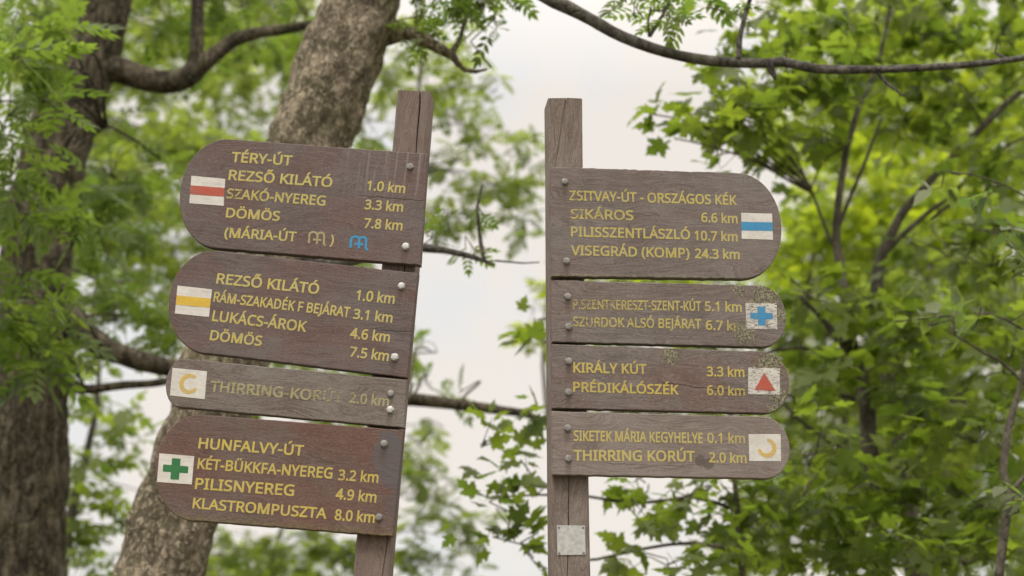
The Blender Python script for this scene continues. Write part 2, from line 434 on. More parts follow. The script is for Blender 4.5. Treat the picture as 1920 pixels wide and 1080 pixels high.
GLYPHS = {
' ':(209,[]),
'(':(241,['35,285 52,379 71,439 97,495 131,548 150,573 217,573 190,534 167,493 148,451 132,407 119,361 105,268 104,190 116,98 142,9 167,-48 216,-127 150,-127 113,-77 83,-24 60,34 39,125 33,188']),
')':(241,['208,188 202,125 189,63 158,-24 128,-77 91,-127 25,-127 59,-75 87,-20 117,68 130,128 137,221 134,283 117,376 87,465 59,521 24,573 91,573 128,522 158,468 189,379 202,317 208,252']),
'-':(258,['32,184 32,246 226,246 226,184']),
'.':(215,['61,69 72,85 88,94 107,97 126,94 142,85 149,78 156,57 156,30 149,9 135,-4 107,-11 88,-8 72,2 61,18 59,30']),
'0':(459,['419,253 414,191 403,137 386,90 376,70 349,37 334,23 297,3 253,-7 198,-6 170,1 145,12 122,27 103,47 86,70 71,98 51,163 44,201 39,287 40,332 50,411 58,446 69,477 83,504 99,527 119,547 141,562 167,573 196,579 229,581 259,579 287,573 313,562 335,547 355,527 372,504 387,477 399,446 408,411 418,332','113,215 121,156 137,111 147,93 159,78 173,67 208,54 229,52 268,59 284,67 298,78 310,92 329,131 341,184 348,287 345,359 336,417 329,442 310,481 284,507 268,515 249,520 208,520 173,507 147,481 128,442 116,390 111,325']),
'1':(459,['285,0 216,0 217,470 219,499 108,405 71,452 226,573 285,573']),
'2':(459,['417,0 38,0 38,59 261,287 298,337 313,370 321,405 320,446 315,466 306,482 294,496 278,507 242,519 200,520 147,506 99,478 83,466 45,513 94,548 153,572 221,581 270,576 313,562 347,540 361,526 382,492 392,451 393,406 383,364 365,324 340,286 247,185 128,67 128,64 417,64']),
'3':(459,['394,420 387,387 373,359 340,326 310,311 277,302 277,298 309,293 337,283 360,271 379,255 394,236 405,214 411,190 412,139 400,94 390,74 377,56 341,26 292,4 263,-3 230,-7 171,-8 91,3 36,23 36,89 114,61 194,51 230,53 260,59 285,68 305,81 320,98 331,117 337,139 338,182 329,211 310,233 282,249 246,260 203,265 123,265 123,326 202,326 242,333 274,347 298,366 314,390 322,418 321,454 316,471 307,486 295,498 262,516 242,520 176,518 128,504 75,473 39,521 73,544 115,563 163,576 218,581 260,578 296,571 327,558 352,540 371,519 384,495 393,468']),
'4':(459,['443,130 359,130 359,0 291,0 291,130 17,130 17,190 286,576 359,576 359,193 443,193','291,412 295,500 292,500 257,438 86,193 291,193']),
'5':(459,['249,350 300,340 343,320 361,307 389,274 400,254 412,209 411,154 407,128 399,103 373,60 356,43 314,15 289,5 231,-7 177,-8 97,4 51,23 51,90 82,74 141,58 200,52 239,55 274,65 302,82 323,106 336,137 341,176 339,202 332,225 321,245 306,262 287,275 262,284 232,290 160,290 99,280 64,302 86,573 373,573 373,508 146,508 132,342 207,351']),
'6':(459,['48,318 60,389 84,454 107,492 121,510 155,539 196,562 246,576 362,577 377,573 377,513 308,523 281,522 235,512 198,494 169,469 139,419 122,359 115,291 119,291 150,326 194,350 238,358 279,357 323,347 360,327 389,297 409,258 416,236 421,184 420,156 408,104 399,82 372,44 355,28 336,15 291,-2 266,-7 219,-7 163,7 130,26 101,54 88,70 67,110 52,158 45,214','262,53 284,59 303,70 320,84 334,102 343,125 349,153 350,210 336,254 324,271 308,285 289,295 267,301 222,302 189,294 150,270 131,248 119,223 115,198 127,133 146,99 174,71 197,59 223,52']),
'7':(459,['109,0 344,508 35,508 35,573 419,573 419,518 187,0']),
'8':(459,['253,580 298,572 336,556 352,546 378,519 388,503 395,485 399,465 399,427 392,397 368,359 320,319 291,303 355,265 381,242 401,216 414,185 419,148 413,104 406,84 383,49 350,22 330,11 284,-3 231,-8 201,-7 149,2 126,10 89,33 61,63 45,101 39,146 43,183 56,214 86,253 128,283 158,299 96,346 71,383 61,411 58,444 63,485 70,503 92,533 123,556 161,572 205,580','110,125 125,90 138,76 155,64 176,55 200,50 229,48 257,50 281,55 302,64 319,76 332,91 342,108 348,127 349,161 341,186 327,207 293,235 217,270 170,246 136,219 115,186 109,160','228,524 188,518 170,512 143,491 128,460 130,414 141,391 167,365 232,330 292,364 317,392 327,414 330,441 329,460 315,491 287,512 250,522']),
'9':(459,['417,304 406,207 387,139 354,80 324,47 286,21 241,3 185,-7 82,0 82,60 152,50 204,54 245,68 278,90 303,118 322,153 339,213 346,281 341,281 301,240 266,223 237,216 181,215 158,219 118,235 85,260 72,275 52,314 45,336 40,387 46,443 53,468 63,491 90,529 107,544 148,568 171,575 223,581 262,577 299,565 332,545 361,518 384,483 402,439 409,415 416,359','199,519 178,513 159,503 142,488 128,470 118,447 112,420 110,388 112,362 117,339 125,318 137,301 152,287 171,277 193,271 238,270 272,278 300,293 321,313 337,337 345,362 344,400 334,439 315,474 288,501 265,514 238,520']),
'A':(512,['437,0 368,177 141,177 73,0 0,0 224,575 289,575 512,0','255,500 230,415 165,241 346,241']),
'B':(521,['292,571 336,565 373,555 404,541 428,522 445,497 455,467 459,431 456,399 439,358 421,337 382,313 350,304 350,300 400,286 429,271 452,249 468,221 477,184 476,138 472,115 454,74 441,57 425,42 406,29 362,11 309,1 78,0 78,573','290,330 318,335 340,342 357,352 369,366 377,382 382,401 384,423 382,445 376,463 365,478 351,490 332,499 308,506 279,510 150,511 150,329','150,269 150,61 301,63 330,68 354,78 371,91 384,107 394,125 399,145 400,183 394,210 380,232 358,249 327,262 285,268']),
'C':(507,['301,516 241,502 206,482 178,456 155,423 139,383 126,312 126,252 138,191 147,164 160,139 175,117 192,99 213,83 236,71 262,62 291,57 377,59 460,78 460,15 375,-5 312,-8 270,-6 232,1 197,12 166,28 139,48 115,72 95,99 78,131 65,165 56,203 49,287 53,349 67,406 89,456 120,499 159,534 181,548 233,569 292,579 346,580 409,572 482,547 453,486 378,512 342,517']),
'D':(585,['536,292 534,246 528,203 516,165 501,131 481,100 457,74 430,51 399,33 364,18 325,8 283,2 78,0 78,573 254,573 296,571 335,565 371,555 434,523 460,501 483,475 502,446 517,413 528,377 534,336','460,289 459,326 454,359 446,388 435,415 421,437 404,457 384,474 336,498 308,505 244,511 150,511 150,62 228,62 282,65 329,76 369,94 402,119 428,151 446,190 457,236']),
'E':(446,['398,0 78,0 78,573 398,573 398,509 150,509 150,330 383,330 383,268 150,268 150,63 398,63']),
'F':(416,['150,0 78,0 78,573 398,573 398,509 150,509 150,306 383,306 383,243 150,243']),
'G':(584,['326,302 524,302 524,22 454,3 352,-8 280,-6 241,1 205,12 173,28 145,47 120,71 98,98 81,130 67,164 57,202 51,243 49,286 51,330 58,370 69,407 84,442 104,473 127,500 154,524 186,544 220,560 259,571 300,578 346,581 415,576 478,561 516,547 489,484 421,508 362,517 309,515 278,510 250,501 225,489 202,474 181,455 164,434 150,409 139,382 131,353 126,321 124,286 130,222 146,166 159,141 175,119 194,100 216,84 241,71 270,62 303,56 441,65 452,68 452,238 326,238']),
'H':(594,['516,0 443,0 443,267 150,267 150,0 78,0 78,573 150,573 150,330 443,330 443,573 516,573']),
'I':(272,['239,0 32,0 32,42 99,57 99,515 32,531 32,573 239,573 239,531 172,515 172,57 239,42']),
'J':(219,['-37,-150 -63,-142 -63,-81 5,-89 33,-81 50,-70 63,-53 71,-29 74,3 74,573 146,573 145,-18 136,-63 128,-82 105,-113 75,-135 58,-143 19,-151']),
'K':(496,['496,0 411,0 209,273 150,222 150,0 78,0 78,573 150,573 150,290 403,573 488,573 261,323']),
'L':(420,['78,0 78,573 150,573 150,64 400,64 400,0']),
'M':(727,['330,0 142,502 139,502 144,347 144,0 78,0 78,573 184,573 361,103 364,103 544,573 650,573 650,0 578,0 581,460 584,501 581,501 390,0']),
'N':(609,['532,0 447,0 141,476 138,476 144,320 144,0 78,0 78,573 161,573 467,99 470,99 464,249 464,573 532,573']),
'O':(626,['576,255 568,194 561,166 540,116 510,73 493,54 451,24 402,4 375,-3 314,-8 281,-7 222,4 196,13 151,39 131,55 98,94 74,141 58,195 50,255 51,331 56,370 65,408 78,442 94,473 114,500 138,524 166,545 197,561 232,572 271,579 314,581 356,579 393,572 428,561 459,545 486,525 510,501 530,473 547,442 560,408 570,370 576,330','126,252 136,190 145,163 157,138 171,117 188,98 207,83 230,70 283,56 345,56 398,70 420,83 439,98 456,117 470,138 490,190 500,252 501,287 498,338 490,384 476,423 456,457 431,484 398,503 360,514 314,518 283,516 255,511 230,502 207,490 188,475 171,457 145,411 136,384 126,322']),
'P':(485,['229,573 282,570 326,562 363,548 393,528 415,504 431,475 441,442 444,387 433,336 407,292 395,278 364,255 324,238 301,231 247,224 150,223 150,0 78,0 78,573','150,511 150,285 234,285 279,291 315,303 330,311 352,334 360,347 369,381 370,401 367,427 361,449 350,468 334,484 314,495 289,504 258,509']),
'R':(499,['236,573 301,568 353,555 393,532 409,517 422,500 432,481 439,460 444,410 440,368 435,350 418,319 397,295 344,262 330,257 487,0 403,0 264,237 150,237 150,0 78,0 78,573','150,510 150,298 268,299 296,304 319,313 338,325 352,341 362,359 368,381 369,424 361,455 355,467 336,486 310,500 254,509']),
'S':(440,['403,153 401,128 389,85 378,66 364,49 328,22 307,11 257,-3 182,-8 83,4 41,19 41,88 92,70 156,57 222,55 273,66 298,79 316,98 327,120 330,160 324,184 311,204 277,230 131,294 95,320 76,340 57,375 50,403 48,435 54,477 61,496 71,513 99,542 136,563 157,571 231,581 297,576 355,562 389,549 366,487 284,512 248,517 196,515 169,507 148,494 133,478 124,457 121,434 124,407 133,386 149,367 187,343 332,279 362,255 385,228 398,194']),
'T':(446,['259,0 187,0 187,509 8,509 8,573 437,573 437,509 259,509']),
'U':(586,['512,173 500,120 476,72 459,52 439,35 416,20 389,8 360,-1 327,-6 290,-8 240,-4 196,7 159,25 128,50 104,82 86,118 76,158 72,204 72,573 144,573 144,201 147,168 154,139 165,114 182,93 203,76 228,64 259,57 319,56 342,59 379,73 407,96 427,126 438,161 442,202 442,573 513,573']),
'V':(481,['481,573 277,0 204,0 0,573 75,573 220,160 241,80 262,161 405,573']),
'Y':(454,['227,291 376,573 454,573 263,222 263,0 191,0 191,219 0,573 79,573']),
'Z':(459,['427,0 30,0 30,55 332,508 40,508 40,573 419,573 419,518 118,64 427,64']),
'k':(428,['137,257 135,221 138,221 189,285 326,430 409,430 235,246 421,0 336,0 187,200 138,158 138,0 68,0 68,609 138,609']),
'm':(750,['574,436 603,429 628,417 649,401 665,379 676,352 683,319 685,280 685,0 615,0 614,300 610,321 594,353 582,364 567,372 549,377 528,379 499,376 474,369 454,358 438,342 426,322 418,298 413,270 411,237 411,0 342,0 341,293 332,333 320,353 303,367 281,376 253,379 215,374 185,360 164,338 150,308 141,269 139,223 139,0 68,0 68,430 125,430 136,371 140,371 163,401 205,427 241,436 290,437 332,428 365,410 378,398 398,366 402,366 427,398 461,420 499,433 519,437']),
'Á':(512,['437,0 368,177 141,177 73,0 0,0 224,575 289,575 512,0','255,500 230,415 165,241 346,241','374,749 274,641 259,629 213,629 213,638 289,757 374,757']),
'É':(446,['398,0 78,0 78,573 398,573 398,509 150,509 150,330 383,330 383,268 150,268 150,63 398,63','363,749 288,663 249,629 202,629 202,638 278,757 363,757']),
'Ó':(626,['576,255 568,194 561,166 540,116 510,73 493,54 451,24 402,4 375,-3 314,-8 281,-7 222,4 196,13 151,39 131,55 98,94 74,141 58,195 50,255 51,331 56,370 65,408 78,442 94,473 114,500 138,524 166,545 197,561 232,572 271,579 314,581 356,579 393,572 428,561 459,545 486,525 510,501 530,473 547,442 560,408 570,370 576,330','126,252 136,190 145,163 157,138 171,117 188,98 207,83 230,70 283,56 345,56 398,70 420,83 439,98 456,117 470,138 490,190 500,252 501,287 498,338 490,384 476,423 456,457 431,484 398,503 360,514 314,518 283,516 255,511 230,502 207,490 188,475 171,457 145,411 136,384 126,322','432,749 357,663 318,629 271,629 271,638 347,757 432,757']),
'Ö':(626,['576,255 568,194 561,166 540,116 510,73 493,54 451,24 402,4 375,-3 314,-8 281,-7 222,4 196,13 151,39 131,55 98,94 74,141 58,195 50,255 51,331 56,370 65,408 78,442 94,473 114,500 138,524 166,545 197,561 232,572 271,579 314,581 356,579 393,572 428,561 459,545 486,525 510,501 530,473 547,442 560,408 570,370 576,330','126,252 136,190 145,163 157,138 171,117 188,98 207,83 230,70 283,56 345,56 398,70 420,83 439,98 456,117 470,138 490,190 500,252 501,287 498,338 490,384 476,423 456,457 431,484 398,503 360,514 314,518 283,516 255,511 230,502 207,490 188,475 171,457 145,411 136,384 126,322','204,707 218,723 232,728 253,726 270,714 276,699 274,671 260,654 246,649 225,651 208,664 202,679','355,707 363,719 382,728 403,726 420,714 426,699 424,671 410,654 396,649 375,651 358,664 353,679']),
'Ú':(586,['512,173 500,120 476,72 459,52 439,35 416,20 389,8 360,-1 327,-6 290,-8 240,-4 196,7 159,25 128,50 104,82 86,118 76,158 72,204 72,573 144,573 144,201 147,168 154,139 165,114 182,93 203,76 228,64 259,57 319,56 342,59 379,73 407,96 427,126 438,161 442,202 442,573 513,573','412,749 337,663 298,629 251,629 251,638 327,757 412,757']),
'Ü':(586,['512,173 500,120 476,72 459,52 439,35 416,20 389,8 360,-1 327,-6 290,-8 240,-4 196,7 159,25 128,50 104,82 86,118 76,158 72,204 72,573 144,573 144,201 147,168 154,139 165,114 182,93 203,76 228,64 259,57 319,56 342,59 379,73 407,96 427,126 438,161 442,202 442,573 513,573','184,707 192,719 212,728 233,726 250,714 256,699 254,671 240,654 226,649 205,651 188,664 182,679','335,707 343,719 362,728 383,726 400,714 406,699 404,671 389,654 376,649 355,651 338,664 333,679']),
'Ő':(626,['576,255 568,194 561,166 540,116 510,73 493,54 451,24 402,4 375,-3 314,-8 281,-7 222,4 196,13 151,39 131,55 98,94 74,141 58,195 50,255 51,331 56,370 65,408 78,442 94,473 114,500 138,524 166,545 197,561 232,572 271,579 314,581 356,579 393,572 428,561 459,545 486,525 510,501 530,473 547,442 560,408 570,370 576,330','126,252 136,190 145,163 157,138 171,117 188,98 207,83 230,70 283,56 345,56 398,70 420,83 439,98 456,117 470,138 490,190 500,252 501,287 498,338 490,384 476,423 456,457 431,484 398,503 360,514 314,518 283,516 255,511 230,502 207,490 188,475 171,457 145,411 136,384 126,322','457,749 365,641 350,629 310,629 310,638 380,757 457,757','316,749 209,629 169,629 169,638 239,757 316,757']),
}
# ------------------------------------------------------------------ ground
def ground_h(x, y):
    d = math.hypot(x, y)
    return 0.10 * noise.noise(Vector((x * 0.15, y * 0.15, 3.1))) * min(1.0, d / 6.0) - max(0.0, d - 45.0) * 0.10


def build_ground():
    rings = [0, 1.5, 3, 4.5, 6, 7.5, 9, 11, 13, 16, 20, 25, 32, 45, 70, 120, 250, 500, 900]
    n = 72
    vs, fs = [(0, 0, ground_h(0, 0))], []
    for r in rings[1:]:
        for i in range(n):
            t = 2 * math.pi * i / n
            x, y = r * math.cos(t), r * math.sin(t)
            vs.append((x, y, ground_h(x, y)))
    tri = np.array([(0, 1 + i, 1 + (i + 1) % n) for i in range(n)])
    for k in range(len(rings) - 2):
        a, b = 1 + k * n, 1 + (k + 1) * n
        for i in range(n):
            j = (i + 1) % n
            fs.append((a + i, b + i, b + j, a + j))
    nt = NT("forest_floor")
    n1 = nt.noise(nt.coord((0.6, 0.6, 0.6)), 1.0, 6, 0.65)
    n2 = nt.noise(nt.coord((14, 14, 14)), 1.0, 5, 0.7)
    col = nt.mix(nt.map(n2, 0.35, 0.65), (0.05, 0.036, 0.022), (0.16, 0.12, 0.075))
    col = nt.mix(nt.map(n1, 0.45, 0.62), col, nt.mix(nt.map(n2, 0.3, 0.7), (0.035, 0.06, 0.015), (0.09, 0.14, 0.03)))
    m = nt.done(nt.bsdf(col, 0.9, nt.bump(n2, 0.8, 0.03), 0.1))
    o = link("ground", mesh_np("ground", vs, [tri, np.array(fs)], True), m)
    o["kind"] = "structure"
    o["label"] = "leaf strewn forest floor around the signposts"


build_ground()

# ------------------------------------------------------------------ signposts
T_BOARD = 0.028


class Post:
    """A leaning post: frame x along the boards, y away from the camera, z up the post."""
    def __init__(self, px, py, dist, lean, yaw, name, label, cat):
        p = CAM_POS + ray(px, py) * dist
        R = Matrix.Rotation(lean, 3, 'Y') @ Matrix.Rotation(yaw, 3, 'Z')
        ez = R @ Vector((0, 0, 1))
        base = p - ez * (p.z / ez.z)
        self.R, self.O = R, base
        self.ob = empty(name, base, label, cat)
        self.ob.rotation_euler = R.to_euler()

    def loc(self, px, py, yl):
        d = self.R.transposed() @ ray(px, py)
        c = self.R.transposed() @ (CAM_POS - self.O)
        t = (yl - c.y) / d.y
        q = c + d * t
        return q.x, q.z

    def scale(self, px, py, yl):
        d = self.R.transposed() @ ray(px, py)
        c = self.R.transposed() @ (CAM_POS - self.O)
        return ((yl - c.y) / d.y) / FPX                       # metres per pixel


def post_mesh(levels, depth, notch_frac, seed, top_cut=0.0):
    """levels: list of (z, xl, xr, notch_x, notch_w). Square post with eased edges and a drying crack down its face."""
    rnd = random.Random(seed)
    vs, fs = [], []
    rings = []
    e = 0.005
    for (z, xl, xr, nx, nw) in levels:
        j = lambda s=0.0006: rnd.uniform(-s, s)
        nd = 0.0 if nw <= 0 else 0.035
        pts = [(xl, e + j()), (xl + e, j()), (nx - nw / 2 - 0.002, 0.0), (nx - nw / 2, 0.0012 if nw > 0 else 0), (nx + 0.001, nd), (nx + nw / 2, 0.0012 if nw > 0 else 0),
               (nx + nw / 2 + 0.002, 0.0), (xr - e, j()), (xr, e + j()), (xr, depth - e), (xr - e, depth), (xl + e, depth), (xl, depth - e)]
        rings.append([(x, y, z) for x, y in pts])
    n = len(rings[0])
    for r in rings:
        vs += r
    for k in range(len(rings) - 1):
        for i in range(n):
            j2 = (i + 1) % n
            fs.append((k * n + i, k * n + j2, (k + 1) * n + j2, (k + 1) * n + i))
    me = bpy.data.meshes.new("post")
    top = len(rings) - 1
    # slightly tilted, chipped top
    vs2 = [list(v) for v in vs]
    for i in range(n):
        v = vs2[top * n + i]
        v[2] += top_cut * (v[0] - rings[top][0][0]) + rnd.uniform(-0.0015, 0.0015)
    fs.append(tuple(top * n + i for i in range(n)))
    fs.append(tuple(reversed(range(n))))
    me.from_pydata([tuple(v) for v in vs2], [], fs)
    me.update()
    bm = bmesh.new()
    bm.from_mesh(me)
    bmesh.ops.recalc_face_normals(bm, faces=bm.faces)
    bm.to_mesh(me)
    bm.free()
    return me


def board_outline(tl, tr, br, bl, ext, side, rnd):
    """Corner points in the board's own frame; tl/bl (or tr/br) are where the round end starts. side -1: round end on the left."""
    def edge(a, b, n):
        out = []
        for i in range(n):
            t = i / n
            out.append((a[0] + (b[0] - a[0]) * t + rnd.gauss(0, 0.00025), a[1] + (b[1] - a[1]) * t + rnd.gauss(0, 0.00045)))
        return out

    def arc(a, b, n):
        # half ellipse from a to b bulging towards the extreme point
        c = ((a[0] + b[0]) / 2, (a[1] + b[1]) / 2)
        h = ((a[0] - b[0]) / 2, (a[1] - b[1]) / 2)
        w = (ext[0] - c[0], ext[1] - c[1])
        hl = math.hypot(*h)
        hu = (h[0] / hl, h[1] / hl)
        k = w[0] * hu[0] + w[1] * hu[1]
        w = (w[0] - hu[0] * k, w[1] - hu[1] * k)
        out = []
        for i in range(n):
            t = math.pi * i / n
            cs, sn = math.cos(t), math.sin(t)
            sn = abs(sn) ** 0.93
            out.append((c[0] + h[0] * cs + w[0] * sn, c[1] + h[1] * cs + w[1] * sn))
        return out
    if side < 0:
        return edge(tr, tl, 40) + arc(tl, bl, 36) + edge(bl, br, 40) + edge(br, tr, 14)
    return edge(tl, tr, 40) + arc(tr, br, 36) + edge(br, bl, 40) + edge(bl, tl, 14)


def board_mesh(outline, thick):
    n = len(outline)
    area = sum(outline[i - 1][0] * outline[i][1] - outline[i][0] * outline[i - 1][1] for i in range(n))
    if area < 0:
        outline = outline[::-1]

    def inset(d):
        out = []
        for i in range(n):
            a, b, c = outline[i - 1], outline[i], outline[(i + 1) % n]
            tx, ty = c[0] - a[0], c[1] - a[1]
            l = math.hypot(tx, ty) or 1
            out.append((b[0] - ty / l * d, b[1] + tx / l * d))
        return out
    e = 0.0022
    rows = [(inset(e), -thick), (inset(e * 0.3), -thick + e * 0.35), (outline, -thick + e), (outline, -e), (inset(e), 0.0)]
    vs = [(x, y, z) for pts, y in rows for (x, z) in pts]
    fs = []
    for k in range(len(rows) - 1):
        for i in range(n):
            j = (i + 1) % n
            fs.append((k * n + i, k * n + j, (k + 1) * n + j, (k + 1) * n + i))
    fs.append(tuple(range(n)))
    fs.append(tuple((len(rows) - 1) * n + i for i in range(n)))
    me = bpy.data.meshes.new("sign_board")
    me.from_pydata(vs, [], fs)
    bm = bmesh.new()
    bm.from_mesh(me)
    bmesh.ops.recalc_face_normals(bm, faces=bm.faces)
    bm.to_mesh(me)
    bm.free()
    return me


_glyph_cache = {}


def glyph(ch):
    if ch not in _glyph_cache:
        adv, loops = GLYPHS[ch]
        V, F = [], []
        if loops:
            cu = bpy.data.curves.new("g", 'CURVE')
            cu.dimensions = '2D'
            cu.fill_mode = 'BOTH'
            cu.offset = 0.024 if ch == '4' else 0.020
            for lp in loops:
                pts = [tuple(float(k) / 1000 for k in q.split(',')) for q in lp.split()]
                s = cu.splines.new('POLY')
                s.points.add(len(pts) - 1)
                for p, q in zip(s.points, pts):
                    p.co = (q[0], q[1], 0, 1)
                s.use_cyclic_u = True
            ob = bpy.data.objects.new("g", cu)
            COL.objects.link(ob)
            me = ob.to_mesh()
            zmin = min((v.co.z for v in me.vertices), default=0)
            V = [(v.co.x, v.co.y) for v in me.vertices]
            F = [tuple(p.vertices) for p in me.polygons]
            ob.to_mesh_clear()
            bpy.data.objects.remove(ob)
            bpy.data.curves.remove(cu)
        _glyph_cache[ch] = (adv / 1000.0, V, F)
    return _glyph_cache[ch]


def text_mesh(s, L, Rr, h, wear, y, side=-1):
    """Flat lettering from baseline point L to baseline point Rr (board frame), cap height h."""
    V, F, pen = [], [], 0.0
    for ch in s:
        adv, gv, gf = glyph(ch)
        o = len(V)
        V += [(x + pen, yy) for x, yy in gv]
        F += [tuple(i + o for i in f) for f in gf]
        pen += adv
    x0, x1 = min(v[0] for v in V), max(v[0] for v in V)
    u = Vector((Rr[0] - L[0], Rr[1] - L[1]))
    ln = u.length
    u.normalize()
    w = Vector((-u.y, u.x))
    sx, sy = ln / (x1 - x0), h / 0.60
    verts, wv = [], []
    for (x, yy) in V:
        p = Vector(L) + u * ((x - x0) * sx) + w * (yy * sy)
        verts.append((p.x, y, p.y))
        t = (x - x0) / (x1 - x0)
        wv.append(min(0.95, wear[0] + (wear[1] - wear[0]) * t + (0.02 if side < 0 else 0.06)))
    me = bpy.data.meshes.new("lettering")
    me.from_pydata(verts, [], F)
    a = me.attributes.new("wear", 'FLOAT', 'POINT')
    a.data.foreach_set("value", wv)
    bm = bmesh.new()
    bm.from_mesh(me)
    for f in bm.faces:
        f.normal_update()
        if f.normal.y > 0:
            f.normal_flip()
    bm.to_mesh(me)
    bm.free()
    return me


def stroke_polys(pts, width):
    """Ribbon with round joins along a 2D polyline, as one polygon strip list."""
    polys = []
    n = len(pts)
    lft, rgt = [], []
    for i in range(n):
        a, c = pts[max(0, i - 1)], pts[min(n - 1, i + 1)]
        tx, ty = c[0] - a[0], c[1] - a[1]
        l = math.hypot(tx, ty) or 1
        nx, ny = -ty / l * width / 2, tx / l * width / 2
        lft.append((pts[i][0] + nx, pts[i][1] + ny))
        rgt.append((pts[i][0] - nx, pts[i][1] - ny))
    for i in range(n - 1):
        polys.append([lft[i], lft[i + 1], rgt[i + 1], rgt[i]])
    return polys


def flat_mesh(name, layers):
    """layers: list of (polys in board frame, y, wear, material index) -> one flat mesh."""
    V, F, W, M = [], [], [], []
    for polys, y, wear, mi in layers:
        for p in polys:
            o = len(V)
            V += [(q[0], y, q[1]) for q in p]
            F.append(tuple(range(o, o + len(p))))
            W += [wear] * len(p)
            M.append(mi)
    me = bpy.data.meshes.new(name)
    me.from_pydata(V, [], F)
    a = me.attributes.new("wear", 'FLOAT', 'POINT')
    a.data.foreach_set("value", W)
    me.polygons.foreach_set("material_index", M)
    bm = bmesh.new()
    bm.from_mesh(me)
    for f in bm.faces:
        f.normal_update()
        if f.normal.y > 0:
            f.normal_flip()
    bm.to_mesh(me)
    bm.free()
    return me


def bolt_mesh(c, y, r, turn):
    """Hexagon coach screw head with a domed, chamfered face, over a thin washer rim."""
    bm = bmesh.new()
    n = 24
    prof = [(1.12, 0.0), (1.12, 0.10), (0.98, 0.16), (1.0, 0.20), (1.0, 0.52), (0.90, 0.66), (0.55, 0.74), (0.0, 0.76)]
    rows = []
    for k, (q, d) in enumerate(prof):
        row = []
        if q == 0.0:
            row = [bm.verts.new((c[0], y - d * r, c[1]))] * n
        else:
            for i in range(n):
                t = 2 * math.pi * i / n + turn
                rr = q * r
                if 2 <= k <= 5:
                    a = ((t - turn) % (math.pi / 3)) - math.pi / 6
                    rr *= 0.94 / math.cos(a)
                row.append(bm.verts.new((c[0] + rr * math.cos(t), y - d * r, c[1] + rr * math.sin(t))))
        rows.append(row)
    for a, b in zip(rows, rows[1:]):
        for i in range(n):
            j = (i + 1) % n
            if b[i] is b[j]:
                bm.faces.new((a[i], a[j], b[i]))
            else:
                bm.faces.new((a[i], a[j], b[j], b[i]))
    bmesh.ops.recalc_face_normals(bm, faces=bm.faces)
    me = bpy.data.meshes.new("bolt")
    bm.to_mesh(me)
    bm.free()
    return me


M_YEL = paint_mat("yellow_lettering", (0.56, 0.46, 0.13), (0.52, 0.44, 0.18), 3)
M_YEL2 = paint_mat("fresh_yellow_lettering", (0.56, 0.44, 0.10), (0.53, 0.42, 0.14), 4)
M_PALE = paint_mat("faded_yellow_lettering", (0.42, 0.38, 0.22), (0.40, 0.35, 0.17), 5)
M_WHITE = paint_mat("white_mark_paint", (0.74, 0.71, 0.66), (0.66, 0.62, 0.57), 6)
M_RED = paint_mat("red_mark_paint", (0.50, 0.10, 0.065), (0.44, 0.12, 0.085), 7)
M_YMARK = paint_mat("yellow_mark_paint", (0.70, 0.47, 0.06), (0.64, 0.42, 0.07), 8)
M_PYMARK = paint_mat("pale_yellow_mark_paint", (0.66, 0.47, 0.12), (0.60, 0.44, 0.16), 8)
M_GREEN = paint_mat("green_mark_paint", (0.035, 0.17, 0.055), (0.045, 0.19, 0.07), 9)
M_BLUE = paint_mat("blue_mark_paint", (0.055, 0.27, 0.52), (0.07, 0.29, 0.50), 10)
M_BOLT = metal_mat("dull_zinc", (0.30, 0.28, 0.265), 0.5, 11, 0.5)
M_BOLT2 = metal_mat("bright_zinc", (0.60, 0.59, 0.57), 0.45, 12)
M_PLATE = metal_mat("brushed_aluminium", (0.56, 0.555, 0.54), 0.5, 13, 0.35)


def arc_pts(cx, cz, r, a0, a1, n=22):
    return [(cx + r * math.cos(rad(a0 + (a1 - a0) * i / (n - 1))), cz + r * math.sin(rad(a0 + (a1 - a0) * i / (n - 1)))) for i in range(n)]


def crescent(cx, cz, r, w, a0, a1, n=22):
    """Brushed ring, thinner at its ends."""
    polys = []
    prev = None
    for i in range(n):
        t = i / (n - 1)
        a = rad(a0 + (a1 - a0) * t)
        ww = w * (0.55 + 0.45 * math.sin(math.pi * t) ** 0.5)
        p = ((cx + (r + ww / 2) * math.cos(a), cz + (r + ww / 2) * math.sin(a)), (cx + (r - ww / 2) * math.cos(a), cz + (r - ww / 2) * math.sin(a)))
        if prev:
            polys.append([prev[0], p[0], p[1], prev[1]])
        prev = p
    return polys


